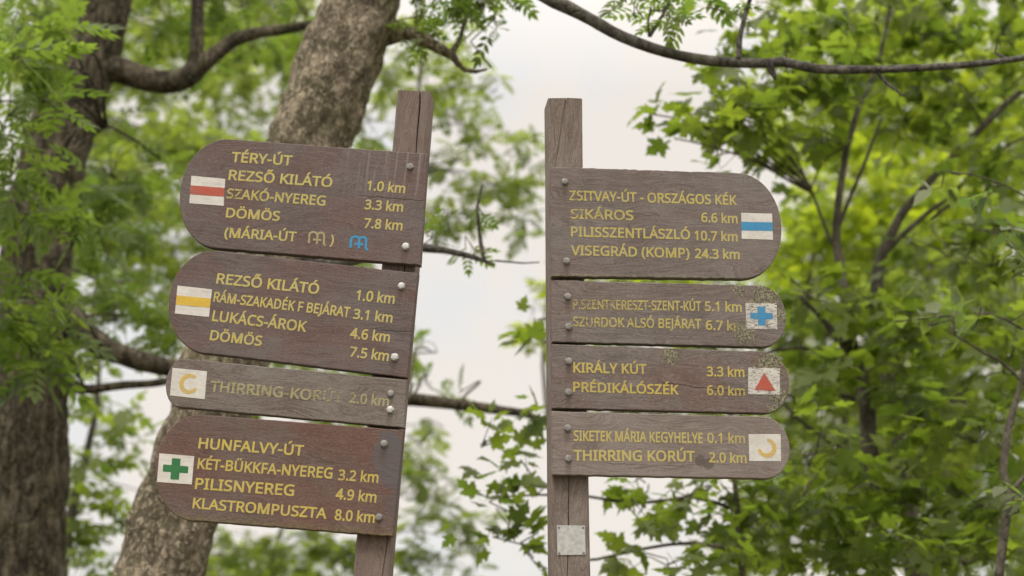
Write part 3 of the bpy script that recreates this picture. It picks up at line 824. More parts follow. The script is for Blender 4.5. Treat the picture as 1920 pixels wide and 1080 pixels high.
def add_board(post, side, corners, ext, mat_args, texts, blaze, bolts, label, logos=(), yfront=-T_BOARD, seed=0):
    rnd = random.Random(seed)
    pl = lambda p: post.loc(p[0], p[1], yfront)
    tl, tr, br, bl = [pl(c) for c in corners]
    ex = pl(ext)
    ang = math.atan2(tr[1] - tl[1] + br[1] - bl[1], tr[0] - tl[0] + br[0] - bl[0])
    cx, cz = (tl[0] + tr[0] + br[0] + bl[0]) / 4, (tl[1] + tr[1] + br[1] + bl[1]) / 4
    ca, sa = math.cos(ang), math.sin(ang)

    def b2(q):
        dx, dz = q[0] - cx, q[1] - cz
        return (dx * ca + dz * sa, -dx * sa + dz * ca)
    B = lambda px, py: b2(pl((px, py)))
    sc = post.scale(corners[0][0], corners[0][1], yfront)
    out = board_outline(b2(tl), b2(tr), b2(br), b2(bl), b2(ex), side, rnd)
    ma = dict(mat_args)
    for k in ("lichen", "bare"):
        if k in ma:
            ma[k] = [(*B(a, b), r * sc, c) for (a, b, r, c) in ma[k]]
    if "cracks" in ma:
        cs = []
        for (ax, ay, bx, by, w) in ma["cracks"]:
            p, q = B(ax, ay), B(bx, by)
            s = (q[1] - p[1]) / (q[0] - p[0])
            cs.append((p[0], q[0], p[1] - s * p[0], s, w))
        ma["cracks"] = cs
    if "moss" in ma:
        w, c = ma["moss"]
        ma["moss"] = (min(p[1] for p in out), w, c)
    ma["stains"] = [(*B(bx, by), r * sc) for (bx, by, r, br) in bolts]
    mat = wood_mat("stained_board_wood", 100 + seed, **ma)
    ob = link("sign_board", board_mesh(out, T_BOARD), mat, post.ob)
    ob.location = (cx, 0, cz)
    ob.rotation_euler = (0, -ang, 0)
    ob["label"] = label
    yt = yfront - 0.0006
    for (s, lx, ly, rx, ry, h, wear, m) in texts:
        me = text_mesh(s, B(lx, ly), B(rx, ry), h * sc, wear, yt, side)
        link("lettering", me, m, ob)
    # trail mark: white painted square with its sign
    q = [B(*c) for c in blaze["quad"]]
    wq = blaze.get("wear", 0.1)

    def uv(u, v):
        a = (q[0][0] + (q[1][0] - q[0][0]) * u, q[0][1] + (q[1][1] - q[0][1]) * u)
        b = (q[3][0] + (q[2][0] - q[3][0]) * u, q[3][1] + (q[2][1] - q[3][1]) * u)
        return (a[0] + (b[0] - a[0]) * v, a[1] + (b[1] - a[1]) * v)
    layers = [([q], yfront - 0.0007, wq, 0)]
    kind, cm = blaze["kind"], blaze["mat"]
    ws = blaze.get("wear2", wq)
    if kind == "stripe":
        layers.append(([[uv(0, .35), uv(1, .335), uv(1, .665), uv(0, .68)]], yfront - 0.0012, ws, 1))
    elif kind == "cross":
        layers.append(([[uv(.375, .13), uv(.62, .13), uv(.62, .87), uv(.375, .87)], [uv(.14, .375), uv(.375, .375), uv(.375, .62), uv(.14, .62)],
                        [uv(.62, .375), uv(.86, .375), uv(.86, .62), uv(.62, .62)]], yfront - 0.0012, ws, 1))
    elif kind == "triangle":
        layers.append(([[uv(.50, .17), uv(.86, .86), uv(.20, .84)]], yfront - 0.0012, ws, 1))
    elif kind == "ring_right":
        c = uv(.53, .51)
        r = abs(q[1][0] - q[0][0]) * 0.235
        layers.append((crescent(c[0], c[1], r, r * 0.52, 52, 330), yfront - 0.0012, ws, 1))
    elif kind == "ring_left":
        c = uv(.55, .50)
        r = abs(q[1][0] - q[0][0]) * 0.24
        layers.append((crescent(c[0], c[1], r, r * 0.55, 82, -170), yfront - 0.0012, ws, 1))
    link("trail_mark", flat_mesh("trail_mark", layers), [M_WHITE, cm], ob)
    for (pts_px, m, w, wear) in logos:
        polys = []
        for st in pts_px:
            polys.append(stroke_polys([B(*p) for p in st], w * sc))
        layers = [(pp, yt - 0.0001 * i, wear, 0) for i, pp in enumerate(polys)]
        link("emblem", flat_mesh("emblem", layers), m, ob)
    for (bx, by, r, bright) in bolts:
        c = B(bx, by)
        link("bolt", bolt_mesh(c, yfront + 0.0004, r * sc * 0.92, rnd.uniform(0, 1)), M_BOLT2 if bright else M_BOLT, ob)
    return ob


def maria_mark(cx, cy, w, h, sl):
    """Two round arches with a cross between them and a flick at the right foot; picture points, sl = slope of the line."""
    def q(u, v):
        return (cx + (u - .5) * w - sl * (v - .5) * h, cy + (v - .5) * h + sl * (u - .5) * w)

    def arch(u0, u1, vb0, vb1, top):
        pts = [q(u0, vb0)]
        n = 9
        for i in range(n + 1):
            t = math.pi * (1 - i / n)
            pts.append(q((u0 + u1) / 2 + (u1 - u0) / 2 * math.cos(t), top + .22 - .22 * math.sin(t)))
        pts.append(q(u1, vb1))
        return pts
    left = arch(.07, .50, .93, .93, .07)
    right = arch(.50, .86, .40, .80, .07)[1:]
    right += [q(.87, .90), q(.92, .96), q(.99, .95)]
    bar = [q(.27, .62), q(.72, .62)]
    return [left, right, bar]


BROWN1 = (0.132, 0.102, 0.096)
GREY1 = (0.18, 0.157, 0.150)
# ---- left signpost
PL = Post(742, 620, 4.42, rad(3.9), rad(-5.0), "signpost",
          "leaning dark brown wooden signpost with four boards pointing left, leaf mould forest behind", "signpost")
PL.ob["label"] = "leaning wooden signpost whose four brown boards point left, with red, yellow and green trail marks"
lev = []
for (py, xl, xr, nx, nw) in [(168, 745, 807, 788, 0.0034), (200, 742, 804, 787, 0.0042), (240, 739, 801, 783, 0.0034), (285, 735, 797, 780, 0.0022),
                             (400, 724.5, 787, 768, 0.0016), (600, 706, 769, 750, 0.002), (800, 688, 751, 737, 0.0018), (1005, 668.5, 733, 727, 0.0016), (1080, 661.5, 727, 717, 0.0014)]:
    (a, z), (b, z2), (c, _) = PL.loc(xl, py, 0), PL.loc(xr, py, 0), PL.loc(nx, py, 0)
    lev.append((z, a, b, c, nw))
lev.sort()
lo = lev[0]
lev = [(-0.4, lo[1], lo[2], lo[3], 0.0012), (0.5, lo[1], lo[2], lo[3], 0.0012)] + lev
post_wood = wood_mat("post_wood", 41, (0.175, 0.122, 0.103), (0.225, 0.185, 0.16), 'z', 0.55)
link("post", post_mesh(lev, 0.088, 0.6, 5, -0.02), post_wood, PL.ob)

add_board(PL, -1, [(429, 260.5), (802.5, 288.5), (788, 497), (411, 465.5)], (338, 352),
          dict(brown=BROWN1, grey=GREY1, grey_amt=0.45, red=0.28, figure=0.55, streaks=True, cracks=[(667, 366, 797, 377, 0.0013)]),
          [("TÉRY-ÚT", 433, 303, 547, 310, 19.5, (.25, .3), M_YEL), ("REZSŐ KILÁTÓ", 428, 336.5, 622, 351, 19.5, (.2, .25), M_YEL),
           ("SZAKÓ-NYEREG", 424, 371, 609.5, 385.5, 19, (.54, .35), M_YEL), ("DÖMÖS", 423, 407, 524, 414, 18.5, (.25, .4), M_YEL),
           ("(MÁRIA-ÚT", 420, 444.5, 555, 452.5, 18.5, (.35, .3), M_YEL), (")", 618, 458, 625, 458.6, 18.5, (.35, .3), M_YEL),
           ("1.0 km", 687, 356, 759, 362, 18.5, (.25, .25), M_YEL), ("3.3 km", 683, 391.5, 755, 397, 18.5, (.25, .3), M_YEL),
           ("7.8 km", 682, 426.5, 754, 432, 18.5, (.25, .3), M_YEL)],
          dict(quad=[(359, 329.7), (422.5, 335.5), (419.5, 386), (355, 381)], kind="stripe", mat=M_RED, wear=.33, wear2=.42),
          [(769, 312.5, 6.6, 0), (760.6, 462, 6.8, 1)], "wide brown board with a red stripe mark",
          logos=[(maria_mark(595, 446.5, 35, 25, .075), M_PALE, 4.0, .45), (maria_mark(673.5, 455, 36, 25, .075), M_BLUE, 4.6, .15)], seed=1)

add_board(PL, -1, [(402, 469.5), (784, 512), (763, 708), (396, 663)], (316, 566),
          dict(brown=BROWN1, grey=GREY1, grey_amt=0.45, red=0.30, figure=0.6, cracks=[(700, 618, 774, 622, 0.0014)]),
          [("REZSŐ KILÁTÓ", 405, 531, 597, 551, 20, (.2, .2), M_YEL), ("RÁM-SZAKADÉK F BEJÁRAT", 399.5, 565, 655, 594.5, 19, (.3, .25), M_YEL),
           ("LUKÁCS-ÁROK", 397, 601, 574, 622, 20, (.25, .45), M_YEL), ("DÖMÖS", 392.8, 637, 490, 648.5, 19, (.3, .3), M_YEL),
           ("1.0 km", 666.5, 562, 739, 569.5, 19.5, (.2, .25), M_YEL), ("3.1 km", 661.5, 597, 735, 605, 19, (.25, .3), M_YEL),
           ("4.6 km", 655.5, 633, 730, 641.5, 19, (.2, .25), M_YEL), ("7.5 km", 655, 668, 728, 677, 19, (.25, .25), M_YEL)],
          dict(quad=[(333, 535.6), (397.7, 542.5), (392, 594.4), (328, 587.8)], kind="stripe", mat=M_YMARK, wear=.28, wear2=.2),
          [(752.8, 536.2, 6.6, 1), (740, 669.6, 7.2, 1)], "wide brown board with a yellow stripe mark", seed=2)

add_board(PL, -1, [(347, 672.5), (762, 712), (758, 802), (338, 763.5)], (311.5, 711),
          dict(brown=(0.165, 0.125, 0.108), grey=(0.215, 0.19, 0.17), grey_amt=0.8, cracks=[(480, 740, 640, 752, 0.0008)]),
          [("THIRRING-", 393, 733, 540, 746, 20, (.5, .5), M_PALE), ("KORÚT", 544, 746.5, 642, 754.5, 20, (.45, .70), M_PALE), ("2.0 km", 654, 754.5, 728.5, 762, 19, (.56, .45), M_PALE)],
          dict(quad=[(323.6, 689.7), (388.5, 696.3), (384, 748.6), (318.7, 741.4)], kind="ring_right", mat=M_PYMARK, wear=.38, wear2=.42),
          [(732.7, 738, 6.4, 0), (731.8, 768, 6.8, 1)], "narrow grey weathered board with a yellow open ring mark", seed=3)

add_board(PL, -1, [(374, 777), (757, 806.5), (736.5, 1006), (372, 977)], (291.5, 889),
          dict(brown=(0.138, 0.094, 0.080), grey=(0.17, 0.135, 0.12), grey_amt=0.45, red=0.4, figure=0.7, bare=[(738, 868, 46, (0.13, 0.115, 0.118)), (728, 830, 20, (0.13, 0.115, 0.118)), (748, 950, 24, (0.135, 0.11, 0.105))],
               moss=(0.030, (0.17, 0.145, 0.06)), cracks=[(560, 848, 625, 868, 0.0008)]),
          [("HUNFALVY-ÚT", 371.5, 840, 568.5, 854.5, 20, (.08, .2), M_YEL2), ("KÉT-BÜKKFA-NYEREG", 369.5, 878.5, 623, 897, 20, (.22, .25), M_YEL2),
           ("PILISNYEREG", 365, 916, 551, 929.5, 20.5, (.12, .15), M_YEL2), ("KLASTROMPUSZTA", 360.5, 952.5, 612, 972.5, 19.5, (.1, .15), M_YEL2),
           ("3.2 km", 633.5, 899.6, 709, 904.8, 19.5, (.45, .2), M_YEL2), ("4.9 km", 628.5, 935, 705, 942, 19.5, (.15, .15), M_YEL2),
           ("8.0 km", 627, 974.5, 702, 980, 19.5, (.12, .2), M_YEL2)],
          dict(quad=[(299, 850), (364.4, 855.5), (359.7, 908.4), (294.5, 903.7)], kind="cross", mat=M_GREEN, wear=.3, wear2=.2),
          [(720.3, 832, 7.0, 0), (710.3, 970, 6.6, 0)], "wide reddish brown board with a green cross mark", seed=4)

# ---- right signpost
PR = Post(1066, 620, 4.40, rad(-0.35), rad(6.0), "signpost",
          "upright wooden signpost whose four grey brown boards point right, small metal plate below them", "signpost")
lev = []
for (py, xl, xr, nx, nw) in [(184, 1028, 1092, 1062, 0.0008), (230, 1028.5, 1092.3, 1054, 0.0007), (315, 1029.5, 1093.2, 1041, 0.0005), (500, 1030.5, 1096, 1050, 0.0010), (892, 1033.5, 1104, 1067, 0.0016),
                             (985, 1034.5, 1105.5, 1066, 0.0018), (1080, 1035.5, 1107.5, 1064, 0.0014)]:
    (a, z), (b, z2), (c, _) = PR.loc(xl, py, 0), PR.loc(xr, py, 0), PR.loc(nx, py, 0)
    lev.append((z, a, b, c, nw))
lev.sort()
lo = lev[0]
lev = [(-0.4, lo[1], lo[2], lo[3], 0.0012), (0.5, lo[1], lo[2], lo[3], 0.0012)] + lev
post_wood2 = wood_mat("grey_post_wood", 57, (0.19, 0.145, 0.122), (0.25, 0.215, 0.19), 'z', 0.7)
link("post", post_mesh(lev, 0.090, 0.5, 8, 0.03), post_wood2, PR.ob)
BR2, GR2 = (0.174, 0.145, 0.131), (0.235, 0.206, 0.192)

add_board(PR, 1, [(1032.5, 312.5), (1380, 324), (1390, 522.5), (1034, 518)], (1466, 434),
          dict(brown=BR2, grey=GR2, grey_amt=0.55, red=0.12, moss=(0.012, (0.26, 0.24, 0.13)), cracks=[(1100, 398, 1240, 404, 0.0007)]),
          [("ZSITVAY-ÚT - ORSZÁGOS KÉK", 1067.5, 375, 1382, 384, 19, (.45, .3), M_YEL), ("SIKÁROS", 1070, 409.5, 1188, 412.5, 19, (.5, .45), M_YEL),
           ("PILISSZENTLÁSZLÓ", 1070.5, 443, 1294, 448.5, 19, (.4, .35), M_YEL), ("VISEGRÁD (KOMP)", 1070.5, 478, 1293, 483.5, 19, (.4, .4), M_YEL),
           ("6.6 km", 1315, 416, 1383, 418.6, 18.5, (.3, .3), M_YEL), ("10.7 km", 1302, 450, 1383, 452.5, 18.5, (.35, .25), M_YEL), ("24.3 km", 1303, 483.7, 1387, 486, 18.5, (.35, .25), M_YEL)],
          dict(quad=[(1389.5, 399), (1447.6, 400.7), (1449.3, 449.6), (1390.6, 447.8)], kind="stripe", mat=M_BLUE, wear=.33, wear2=.3),
          [(1059, 340.5, 6.5, 0), (1062, 489.3, 6.6, 0)], "wide board with a blue stripe mark", seed=5)

add_board(PR, 1, [(1033.5, 525), (1419, 535), (1430, 650.5), (1035, 641)], (1474.5, 596),
          dict(brown=BR2, grey=GR2, grey_amt=0.5, red=0.15, lichen=[(1448, 545, 44, 1.0), (1398, 626, 34, 1.0), (1385, 540, 22, 0.5), (1465, 590, 22, 0.6), (1412, 572, 20, .8)], cracks=[(1045, 543, 1066, 552, 0.0012)]),
          [("P.SZENTKERESZT-SZENT-KÚT", 1074.5, 579, 1315, 582.5, 18.5, (.60, .38), M_YEL),
           ("SZURDOK ALSÓ BEJÁRAT", 1074.5, 611.5, 1315, 616, 18.5, (.55, .42), M_YEL),
           ("5.1 km", 1321.5, 582.5, 1391, 584.6, 18.5, (.35, .3), M_YEL), ("6.7 km", 1323.5, 618, 1395, 620, 18.5, (.3, .7), M_YEL)],
          dict(quad=[(1397.4, 568.5), (1456.5, 569), (1457.3, 617.6), (1400, 616)], kind="cross", mat=M_BLUE, wear=.60, wear2=.45),
          [(1064.4, 556, 6.8, 0), (1066, 612.3, 6.8, 0)], "narrow lichen spotted board with a blue cross mark", seed=6)

add_board(PR, 1, [(1035, 645), (1427, 658.5), (1430, 775), (1035, 765)], (1480.5, 722),
          dict(brown=BR2, grey=GR2, grey_amt=0.35, red=0.35, lichen=[(1257, 666, 30, .6), (1446, 684, 40, 1.0), (1462, 745, 26, .8), (1450, 770, 24, .8), (1412, 700, 20, .9)], cracks=[(1230, 716, 1400, 738, 0.0014)]),
          [("KIRÁLY KÚT", 1075, 698, 1212.5, 701, 19, (.12, .35), M_YEL2), ("PRÉDIKÁLÓSZÉK", 1074.5, 734, 1273, 739.5, 18.5, (.35, .2), M_YEL2),
           ("3.3 km", 1325, 705, 1396, 706.5, 18.5, (.2, .25), M_YEL2), ("6.0 km", 1325.5, 740, 1397, 742, 18.5, (.4, .5), M_YEL2)],
          dict(quad=[(1402.8, 689), (1461.9, 691), (1462.4, 740), (1402.8, 739)], kind="triangle", mat=M_RED, wear=.56, wear2=.3),
          [(1066, 677.3, 6.8, 0), (1066.3, 735.5, 6.8, 0)], "narrow board with a red triangle mark", seed=7)

add_board(PR, 1, [(1034.5, 771), (1428, 781), (1434, 897.5), (1036.5, 890)], (1480.5, 838),
          dict(brown=(0.22, 0.175, 0.155), grey=(0.275, 0.235, 0.215), grey_amt=0.7, bare=[(1312, 862, 13, (0.12, 0.097, 0.085)), (1328, 868, 12, (0.13, 0.108, 0.097))], cracks=[(1120, 868, 1300, 876, 0.0006)]),
          [("SIKETEK MÁRIA KEGYHELYE", 1075.5, 826, 1318, 830.5, 19.5, (.25, .3), M_YEL), ("THIRRING KORÚT", 1075.5, 863, 1303, 865, 20, (.2, .25), M_YEL),
           ("0.1 km", 1326.5, 830, 1397, 831, 19, (.3, .5), M_YEL), ("2.0 km", 1329.5, 866.5, 1400, 868, 19, (.3, .35), M_YEL)],
          dict(quad=[(1403.4, 814), (1463.6, 814), (1464.5, 864.6), (1405, 864.6)], kind="ring_left", mat=M_PYMARK, wear=.38, wear2=.36),
          [(1064.2, 802.6, 6.8, 0), (1065.7, 860, 6.6, 0)], "narrow grey board with a yellow half ring mark", seed=8)


def metal_plate(post, quad):
    pts = [post.loc(x, y, -0.0025) for x, y in quad]
    bm = bmesh.new()
    front = [bm.verts.new((x, -0.0025, z)) for x, z in pts]
    f = bm.faces.new(front)
    r = bmesh.ops.extrude_face_region(bm, geom=[f])
    for v in r['geom']:
        if isinstance(v, bmesh.types.BMVert):
            v.co.y = -0.0006
    bmesh.ops.recalc_face_normals(bm, faces=bm.faces)
    bmesh.ops.bevel(bm, geom=[e for e in bm.edges], offset=0.0007, segments=2, affect='EDGES', profile=0.6)
    me = bpy.data.meshes.new("metal_plate")
    bm.to_mesh(me)
    bm.free()
    pl = link("metal_plate", me, M_PLATE, post.ob)
    pl["label"] = "small square metal plate"
    # thin engraved border, left without its code
    cx = sum(p[0] for p in pts) / 4
    cz = sum(p[1] for p in pts) / 4
    for (px, pz) in pts:
        c = (px + (cx - px) * 0.14, pz + (cz - pz) * 0.14)
        link("screw", bolt_mesh(c, -0.0026, 0.0026, 0.3), M_BOLT, pl)


metal_plate(PR, [(1044, 985), (1097, 985.5), (1098.4, 1040.3), (1045, 1041)])

# ------------------------------------------------------------------ trees
def smooth_path(pts, radii, step):
    """Catmull-Rom through the points, resampled every «step» metres."""
    P = [pts[0] * 2 - pts[1]] + list(pts) + [pts[-1] * 2 - pts[-2]]
    out, ro = [], []
    for i in range(1, len(P) - 2):
        a, b, c, d = P[i - 1], P[i], P[i + 1], P[i + 2]
        n = max(1, int((c - b).length / step))
        for k in range(n):
            t = k / n
            out.append(0.5 * ((2 * b) + (c - a) * t + (2 * a - 5 * b + 4 * c - d) * t * t + (3 * b - a - 3 * c + d) * t ** 3))
            ro.append(radii[i - 1] + (radii[i] - radii[i - 1]) * t)
    out.append(pts[-1])
    ro.append(radii[-1])
    return out, ro


def tube(pts, radii, sides=8, step=0.1, rough=0.0, ridge=0.0, seed=0.0, wob=0.0):
    """-> (verts, quads, tip) arrays of a tapered limb with a bark relief."""
    path, rr = smooth_path([Vector(p) for p in pts], radii, step)
    n = len(path)
    V = []
    up = Vector((0.13, 0.31, 0.94))
    prev = None
    L = 0.0
    for i in range(n):
        t = (path[min(n - 1, i + 1)] - path[max(0, i - 1)]).normalized()
        if prev is None:
            x = t.cross(up)
            if x.length < 1e-3:
                x = t.cross(Vector((1, 0, 0)))
            x.normalize()
        else:
            x = (prev - t * prev.dot(t)).normalized()
        prev = x
        y = t.cross(x)
        if i:
            L += (path[i] - path[i - 1]).length
        c = path[i]
        if wob:
            c = c + noise.noise_vector(Vector((L * 2.2, seed, 0.3))) * wob
        for k in range(sides):
            a = 2 * math.pi * k / sides
            d = x * math.cos(a) + y * math.sin(a)
            r = rr[i]
            if rough or ridge:
                q = Vector((math.cos(a) * 2.0, math.sin(a) * 2.0, L * 1.7 + seed * 7.3))
                h = noise.noise(q * 0.9) * 0.09 + noise.noise(q * 2.3) * 0.05
                if rough:
                    q3 = c * 9 + d * r * 9
                    h += rough * noise.noise(q3) + rough * 0.6 * noise.noise(q3 * 2.4)
                if ridge:
                    q2 = Vector((math.cos(a) * r * 17, math.sin(a) * r * 17, L * 4.0 + seed))
                    h += ridge * (0.5 - abs(noise.noise(q2))) + ridge * 0.5 * (0.4 - abs(noise.noise(q2 * 2.1)))
                r = r * (1 + h)
            V.append(c + d * r)
    V = np.array([tuple(v) for v in V], dtype=np.float32)
    F = []
    for i in range(n - 1):
        for k in range(sides):
            k2 = (k + 1) % sides
            F.append((i * sides + k, i * sides + k2, (i + 1) * sides + k2, (i + 1) * sides + k))
    return V, np.array(F, dtype=np.int32)


class Geo:
    def __init__(self):
        self.v, self.f, self.n = [], [], 0

    def add(self, vf):
        v, f = vf
        self.v.append(v)
        self.f.append(f + self.n)
        self.n += len(v)

    def mesh(self, name, smooth=True):
        return mesh_np(name, np.concatenate(self.v), self.f, smooth)


def pix_path(spec, Y):
    """[(px, py, radius_px[, Y])] -> points and radii in metres"""
    pts, rr = [], []
    for s in spec:
        y = s[3] if len(s) > 3 else Y
        pts.append(at(s[0], s[1], y))
        rr.append(max(0.0012, s[2] * mpp(y)))
    return pts, rr


def to_ground(pts, rr, flare=1.35):
    """Carry a trunk on from its lowest traced point down into the soil, straightening as it goes."""
    a, b = pts[0], pts[1]
    d = (a - b)
    d = d / max(1e-6, -d.z)                      # per metre of descent
    H = a.z + 0.25
    extra = []
    for k, t in ((3, 1.0), (2, 0.86), (1, 0.45)):
        s = t * H
        off = Vector((d.x, d.y, 0)) * (s * (1 - 0.45 * t))
        extra.append((Vector((a.x + off.x, a.y + off.y, a.z - s)), rr[0] * (flare if k == 3 else 1.0 + (flare - 1) * 0.35 * (k == 2) + 0.03)))
    return [e[0] for e in extra] + list(pts), [e[1] for e in extra] + list(rr)


# leaf shapes: unit length along +x, lying in xy, z the upper side
def tmpl_maple():
    half = [(-0.07, 0.10), (-0.10, 0.27), (-0.02, 0.25), (-0.07, 0.44), (0.08, 0.33), (0.17, 0.36), (0.24, 0.50), (0.30, 0.47), (0.42, 0.66),
            (0.44, 0.50), (0.52, 0.49), (0.45, 0.36), (0.47, 0.20), (0.58, 0.22), (0.62, 0.33), (0.71, 0.22), (0.79, 0.21), (0.80, 0.12), (1.0, 0.0)]
    v = [(0.0, 0.0), (0.33, 0.0)]
    v += half
    o = len(half)
    v += [(x, -y) for x, y in half[:-1]]
    tri = []
    top = [0] + list(range(2, 2 + o))
    bot = [0] + list(range(2 + o, 2 + o + o - 1)) + [2 + o - 1]
    for a, b in zip(top, top[1:]):
        tri.append((1, a, b))
    for a, b in zip(bot, bot[1:]):
        tri.append((1, b, a))
    n = len(v)
    v += [(-0.55, 0.0), (0.0, 0.014), (0.0, -0.014)]       # leaf stalk
    tri.append((n, n + 2, n + 1))
    P = np.array([(x, y, 0.10 * abs(y) + 0.02 * math.sin(9 * y + 4 * x) - 0.22 * max(0, x - 0.25) ** 2 - 0.20 * y * y) for x, y in v], dtype=np.float32)
    return P, np.array(tri, dtype=np.int32)


def lens(cx, cy, ang, ln, w, z0=0.0):
    c, s = math.cos(ang), math.sin(ang)
    pts = [(0, 0, 0), (0.28, 0.5 * w, .02), (0.62, 0.42 * w, .0), (1.0, 0, -.06), (0.62, -0.42 * w, .0), (0.28, -0.5 * w, .02), (0.45, 0, -.03)]
    P = [(cx + c * x * ln - s * y * ln, cy + s * x * ln + c * y * ln, z0 + z * ln) for x, y, z in pts]
    T = [(6, i, (i + 1) % 6) for i in range(6)]
    return P, [(a, c_, b) for a, b, c_ in T] if False else T


def tmpl_ash(pairs=4):
    V, T = [], []
    for k in range(pairs):
        x = 0.18 + 0.58 * k / (pairs - 1)
        for s in (-1, 1):
            P, F = lens(x, 0, s * (1.05 - 0.12 * k), 0.36 - 0.02 * abs(k - 1.5), 0.40, -0.10 * x * x)
            o = len(V)
            V += P
            T += [tuple(i + o for i in f) for f in F]
    P, F = lens(0.80, 0, 0, 0.38, 0.42, -0.08)
    o = len(V)
    V += P
    T += [tuple(i + o for i in f) for f in F]
    o = len(V)
    V += [(0, 0.012, 0), (0, -0.012, 0), (0.82, 0, -0.07)]
    T.append((o, o + 1, o + 2))
    return np.array(V, dtype=np.float32), np.array(T, dtype=np.int32)


def tmpl_oval():
    P, F = lens(0, 0, 0, 1.0, 0.62)
    return np.array(P, dtype=np.float32), np.array(F, dtype=np.int32)


def tmpl_pair():
    """Far foliage: a short shoot of five small leaves."""
    V, T = [], []
    for (x, a, l) in ((0.1, 1.0, .5), (0.2, -1.0, .5), (0.42, 0.8, .5), (0.5, -0.85, .48), (0.6, 0.05, .5)):
        P, F = lens(x, 0, a, l, 0.5, -0.05 * x)
        o = len(V)
        V += P
        T += [tuple(i + o for i in f) for f in F]
    return np.array(V, dtype=np.float32), np.array(T, dtype=np.int32)


TM = {'maple': tmpl_maple(), 'ash': tmpl_ash(), 'oval': tmpl_oval(), 'shoot': tmpl_pair()}
KIND = {  # leaves per spray, leaf length, spray radius, spray cover (m2)
    'maple': (7, 0.108, 0.15, 0.026), 'ash': (6, 0.22, 0.10, 0.038), 'oval': (11, 0.085, 0.14, 0.025), 'shoot': (9, 0.17, 0.22, 0.055)}


DENS = {'maple': 2.2, 'ash': 1.9, 'oval': 1.8, 'shoot': 2.3}


def nearest(pts, q):
    return min(pts, key=lambda p: (p - q).length_squared)


def crown(clumps, kind, seed, limbs, twigs, leaf=1.0, density=1.0, tilt=0.55, droop=0.35, tint0=0.5):
    """clumps: (px, py, rx, ry, Y, dY, cover).  Returns mesh data of all leaves; adds the bearing twigs to «twigs»."""
    rng = np.random.default_rng(seed)
    rnd = random.Random(seed)
    per, ll, sr, cov = KIND[kind]
    ll *= leaf
    sr *= leaf
    cov *= leaf * leaf
    C, X, N, S, TT = [], [], [], [], []
    for (px, py, rx, ry, Y, dY, tau) in clumps:
        c = at(px, py, Y)
        m = mpp(Y)
        rX, rZ = rx * m, ry * m
        tau *= DENS[kind] if tau >= 0.75 else 1.4
        ns = max(1, int(round(tau * density * math.pi * rX * rZ / cov)))
        tg = Geo()
        twigs.append(tg)
        if limbs:
            a = nearest(limbs, c)
            if (a - c).length > 0.01:
                mid = a.lerp(c, 0.55) + Vector((rnd.uniform(-.1, .1), rnd.uniform(-.1, .1), 0.06 * (a - c).length))
                r0 = min(0.012, 0.003 + 0.004 * (a - c).length)
                tg.add(tube([a, mid, c], [r0, r0 * .7, 0.0035], 5, 0.15, wob=0.03, seed=seed + px * .01))
        ctint = rnd.gauss(tint0, 0.13)
        for _ in range(ns):
            while True:
                o = rng.uniform(-1, 1, 3)
                if (o * o).sum() <= 1:
                    break
            s = c + Vector((o[0] * rX, o[1] * dY, o[2] * rZ))
            out = Vector((o[0] * rX, o[1] * dY, 0.3 * o[2] * rZ + 0.05))
            if out.length < 1e-3:
                out = Vector((1, 0, 0))
            out.normalize()
            out = (out + Vector(rng.normal(0, 0.45, 3))).normalized()
            if (s - c).length > 0.05:
                mid = c.lerp(s, 0.5) + Vector((0, 0, 0.03)) + Vector(rng.normal(0, 0.02, 3))
                tg.add(tube([c, mid, s, s + out * sr * 0.9], [0.0034, 0.0026, 0.002, 0.0012], 4, 0.12))
            stint = ctint + rnd.gauss(0, 0.12)
            for k in range(per):
                t = rng.uniform(0.0, 1.0)
                side = rng.normal(0, 1, 3)
                side[2] *= 0.4
                side = Vector(side)
                side = (side - out * side.dot(out) * 0.6)
                if side.length < 1e-3:
                    continue
                side.normalize()
                x = (side * rnd.uniform(.55, 1.1) + out * rnd.uniform(0.1, .9) + Vector((0, 0, -droop * rnd.uniform(0.2, 1.6)))).normalized()
                nrm = Vector((rng.normal(0, tilt), rng.normal(0, tilt), 1.0))
                nrm = (nrm - x * nrm.dot(x))
                if nrm.length < 0.05:
                    nrm = x.orthogonal()
                nrm.normalize()
                p = s + out * (sr * (t * 1.4 - 0.35)) + side * (0.55 * ll if kind == 'maple' else 0.02) * rnd.uniform(.6, 1.1)
                C.append(p)
                X.append(x)
                N.append(nrm)
                S.append(ll * rnd.uniform(0.5, 1.22))
                TT.append(min(1, max(0, stint + rnd.gauss(0, 0.16))))
    P, T = TM[kind]
    C = np.array([tuple(v) for v in C])
    X = np.array([tuple(v) for v in X])
    N = np.array([tuple(v) for v in N])
    S = np.array(S)
    Yv = np.cross(N, X)
    bend = rng.uniform(0.0, 3.4, len(C))
    wid = rng.uniform(0.82, 1.12, len(C))
    V = (C[:, None, :] + S[:, None, None] * (P[None, :, 0, None] * X[:, None, :] + (wid[:, None] * P[None, :, 1])[..., None] * Yv[:, None, :]
                                              + (bend[:, None] * P[None, :, 2])[..., None] * N[:, None, :]))
    F = (T[None] + (np.arange(len(C)) * len(P))[:, None, None]).reshape(-1, 3)
    tint = np.repeat(np.array(TT), len(P))
    return V.reshape(-1, 3), F, tint


N_LEAF = 0


